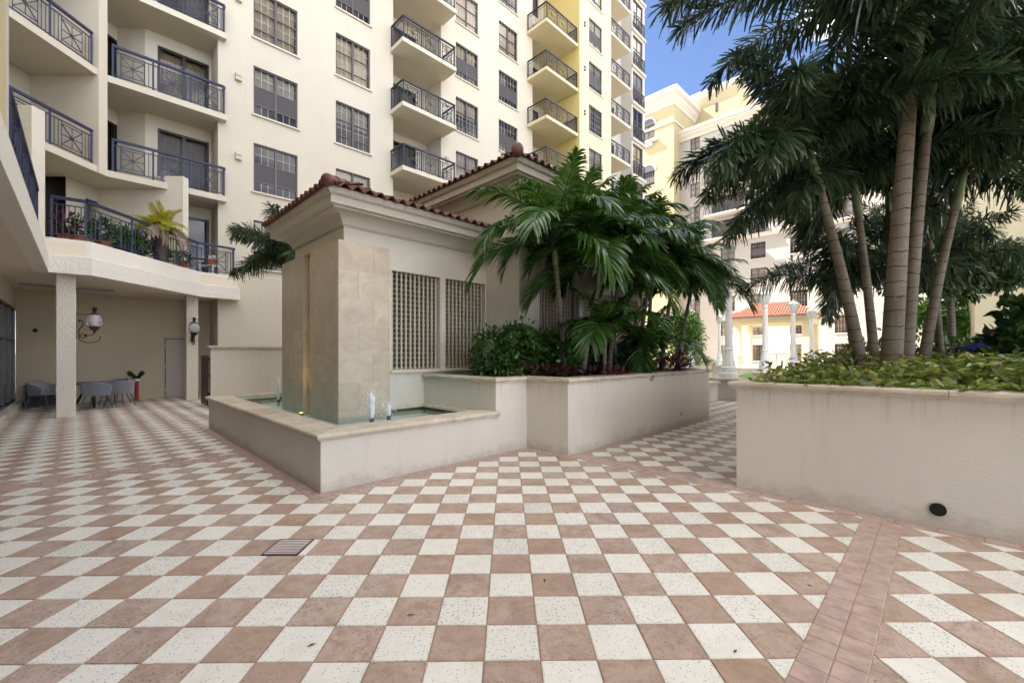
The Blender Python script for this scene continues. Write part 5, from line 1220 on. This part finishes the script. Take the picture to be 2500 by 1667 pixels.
# ---- things on the terrace
ax,ay,az=-10.98,13.35,4.37
ar=thing('areca_plant','yellow-green fern-like palm spilling over the terrace railing','plant',(ax,ay,az),'xy')
part('pot', MB().lathe([(.14,0),(.16,.05),(.20,.6),(.24,.98),(.26,1.0),(.24,1.03)],(ax,ay,az+.02),14), M['clay_dark'], ar)
ms=[frond_mesh('areca',.85,e0,e1,300+i) for i,(e0,e1) in enumerate(ARE)]
for k in range(56):
    o=link('frond',ms[k%4],M['areca'],ar); o.location=(random.uniform(-.08,.08),random.uniform(-.08,.08),1.06); o.rotation_euler=(random.uniform(-.45,.45),random.uniform(-.35,.35),k*2.4); s=random.uniform(.5,1.1); o.scale=(s,s,s)
dm=frond_mesh('areca',.95,20,-95,330)
for k in range(7):
    o=link('dry_frond',dm,M['dry'],ar); o.location=(random.uniform(-.1,.1),random.uniform(-.1,.1),1.1); o.rotation_euler=(random.uniform(-.3,.3),random.uniform(-.2,.2),R(-70+22*k)); s=random.uniform(.55,1.0); o.scale=(s,s,s)
def pot_plant(u,v,label,pm,lm,n,size,h,seed,potr=.15):
    x,y,_=W(u,v); b=(x,y,4.37); t=thing('potted_plant',label,'potted plant',b,'xy',group='pots on the terrace')
    part('pot', MB().lathe([(potr*.7,0),(potr,.22),(potr*1.1,.24),(potr,.27)],b,14), pm, t)
    r=np.random.default_rng(seed); p,d=blob_pts(n,(x,y,4.37+.27+h*.5),(.28,.28,h*.6),r,.2); leaf_cloud('foliage',p,d,size,.35,lm,t,.5,seed=seed)
pot_plant(-2.25,10.75,'terracotta pot with pink-leaved plant in the terrace corner',M['terracotta'],M['red_leaf'],260,.14,.5,1)
pot_plant(-2.0,10.70,'terracotta pot with dark foliage behind the first railing panel',M['terracotta'],M['dark_shrub'],300,.13,.45,2,.19)
pot_plant(-1.2,11.35,'dark pot with bushy green plant behind the railing left of centre',M['clay_dark'],M['shrub'],500,.12,.45,3)
pot_plant(-.75,11.85,'dark pot with leafy plant behind the second railing panel',M['clay_dark'],M['dark_shrub'],500,.13,.5,4)
pot_plant(-.2,12.4,'terracotta pot with trailing green plant near the yellow fern',M['terracotta'],M['shrub'],420,.12,.35,5)
pot_plant(-.95,11.62,'blue glazed pot with broad green leaves behind the railing centre',plain('blue_pot',(.03,.06,.16),.3),M['shrub'],420,.16,.5,6)
pot_plant(-1.55,10.95,'terracotta pot with mixed dark foliage just past the railing bend',M['terracotta'],M['dark_shrub'],420,.14,.55,7)
pot_plant(.45,13.0,'terracotta pot with low leaves beside the dividing wall',M['terracotta'],M['dark_shrub'],300,.12,.35,8)
x,y,_=W(1.35,13.75); tc_=thing('terrace_chair','white chair with orange cushion on the terrace end','chair',(x,y,4.37),'xy')
mb=MB().bbox(x-.25,x+.25,y-.25,y+.25,4.76,4.80,.01); part('seat',mb,M['white_paint'],tc_)
part('backrest',MB().bbox(x-.26,x+.26,y+.22,y+.27,4.80,5.24,.02),M['white_paint'],tc_); part('cushion',MB().bbox(x-.22,x+.22,y+.14,y+.218,4.83,5.10,.03),M['orange'],tc_)
for sx_,sy_ in ((1,1),(1,-1),(-1,1),(-1,-1)): part('leg',MB().box(x+sx_*.22-.02,x+sx_*.22+.02,y+sy_*.22-.02,y+sy_*.22+.02,4.37,4.759),M['white_paint'],tc_)

# fallen leaves on the paving
LL=['tiny dark dry leaf off the fountain basin corner','small dark leaf right of the middle foreground','tiny dark leaf nearest the left of the middle foreground','small dark leaf beside the brick band','tiny dark leaf in the lower left foreground','small dark leaf farthest away in front of the planter bend','tiny dark leaf closest to the lower end of the brick band']
for i,(x,y) in enumerate(((-2.05,4.62),(.23,3.02),(-.62,2.62),(2.05,2.95),(-1.1,2.35),(.55,4.3),(1.2,2.3))):
    mb=MB(); a=i*1.7; c_,s_=math.cos(a),math.sin(a); L=.022+.006*(i%3); wd=.007
    P=[(-L,0,.002),(0,wd,.006),(L,0,.003),(0,-wd,.005)]
    mb.add([(x+p*c_-q*s_,y+p*s_+q*c_,.003+z) for p,q,z in P],[(0,1,2),(0,2,3)])
    solo('fallen_leaf',mb,M['fallen'] if 'fallen' in M else M.setdefault('fallen',plain('fallen_leaf',(.05,.035,.022),.8)),(x,y,.002),'xy',LL[i]+' on the checkered paving','leaf','fallen leaves on the paving')
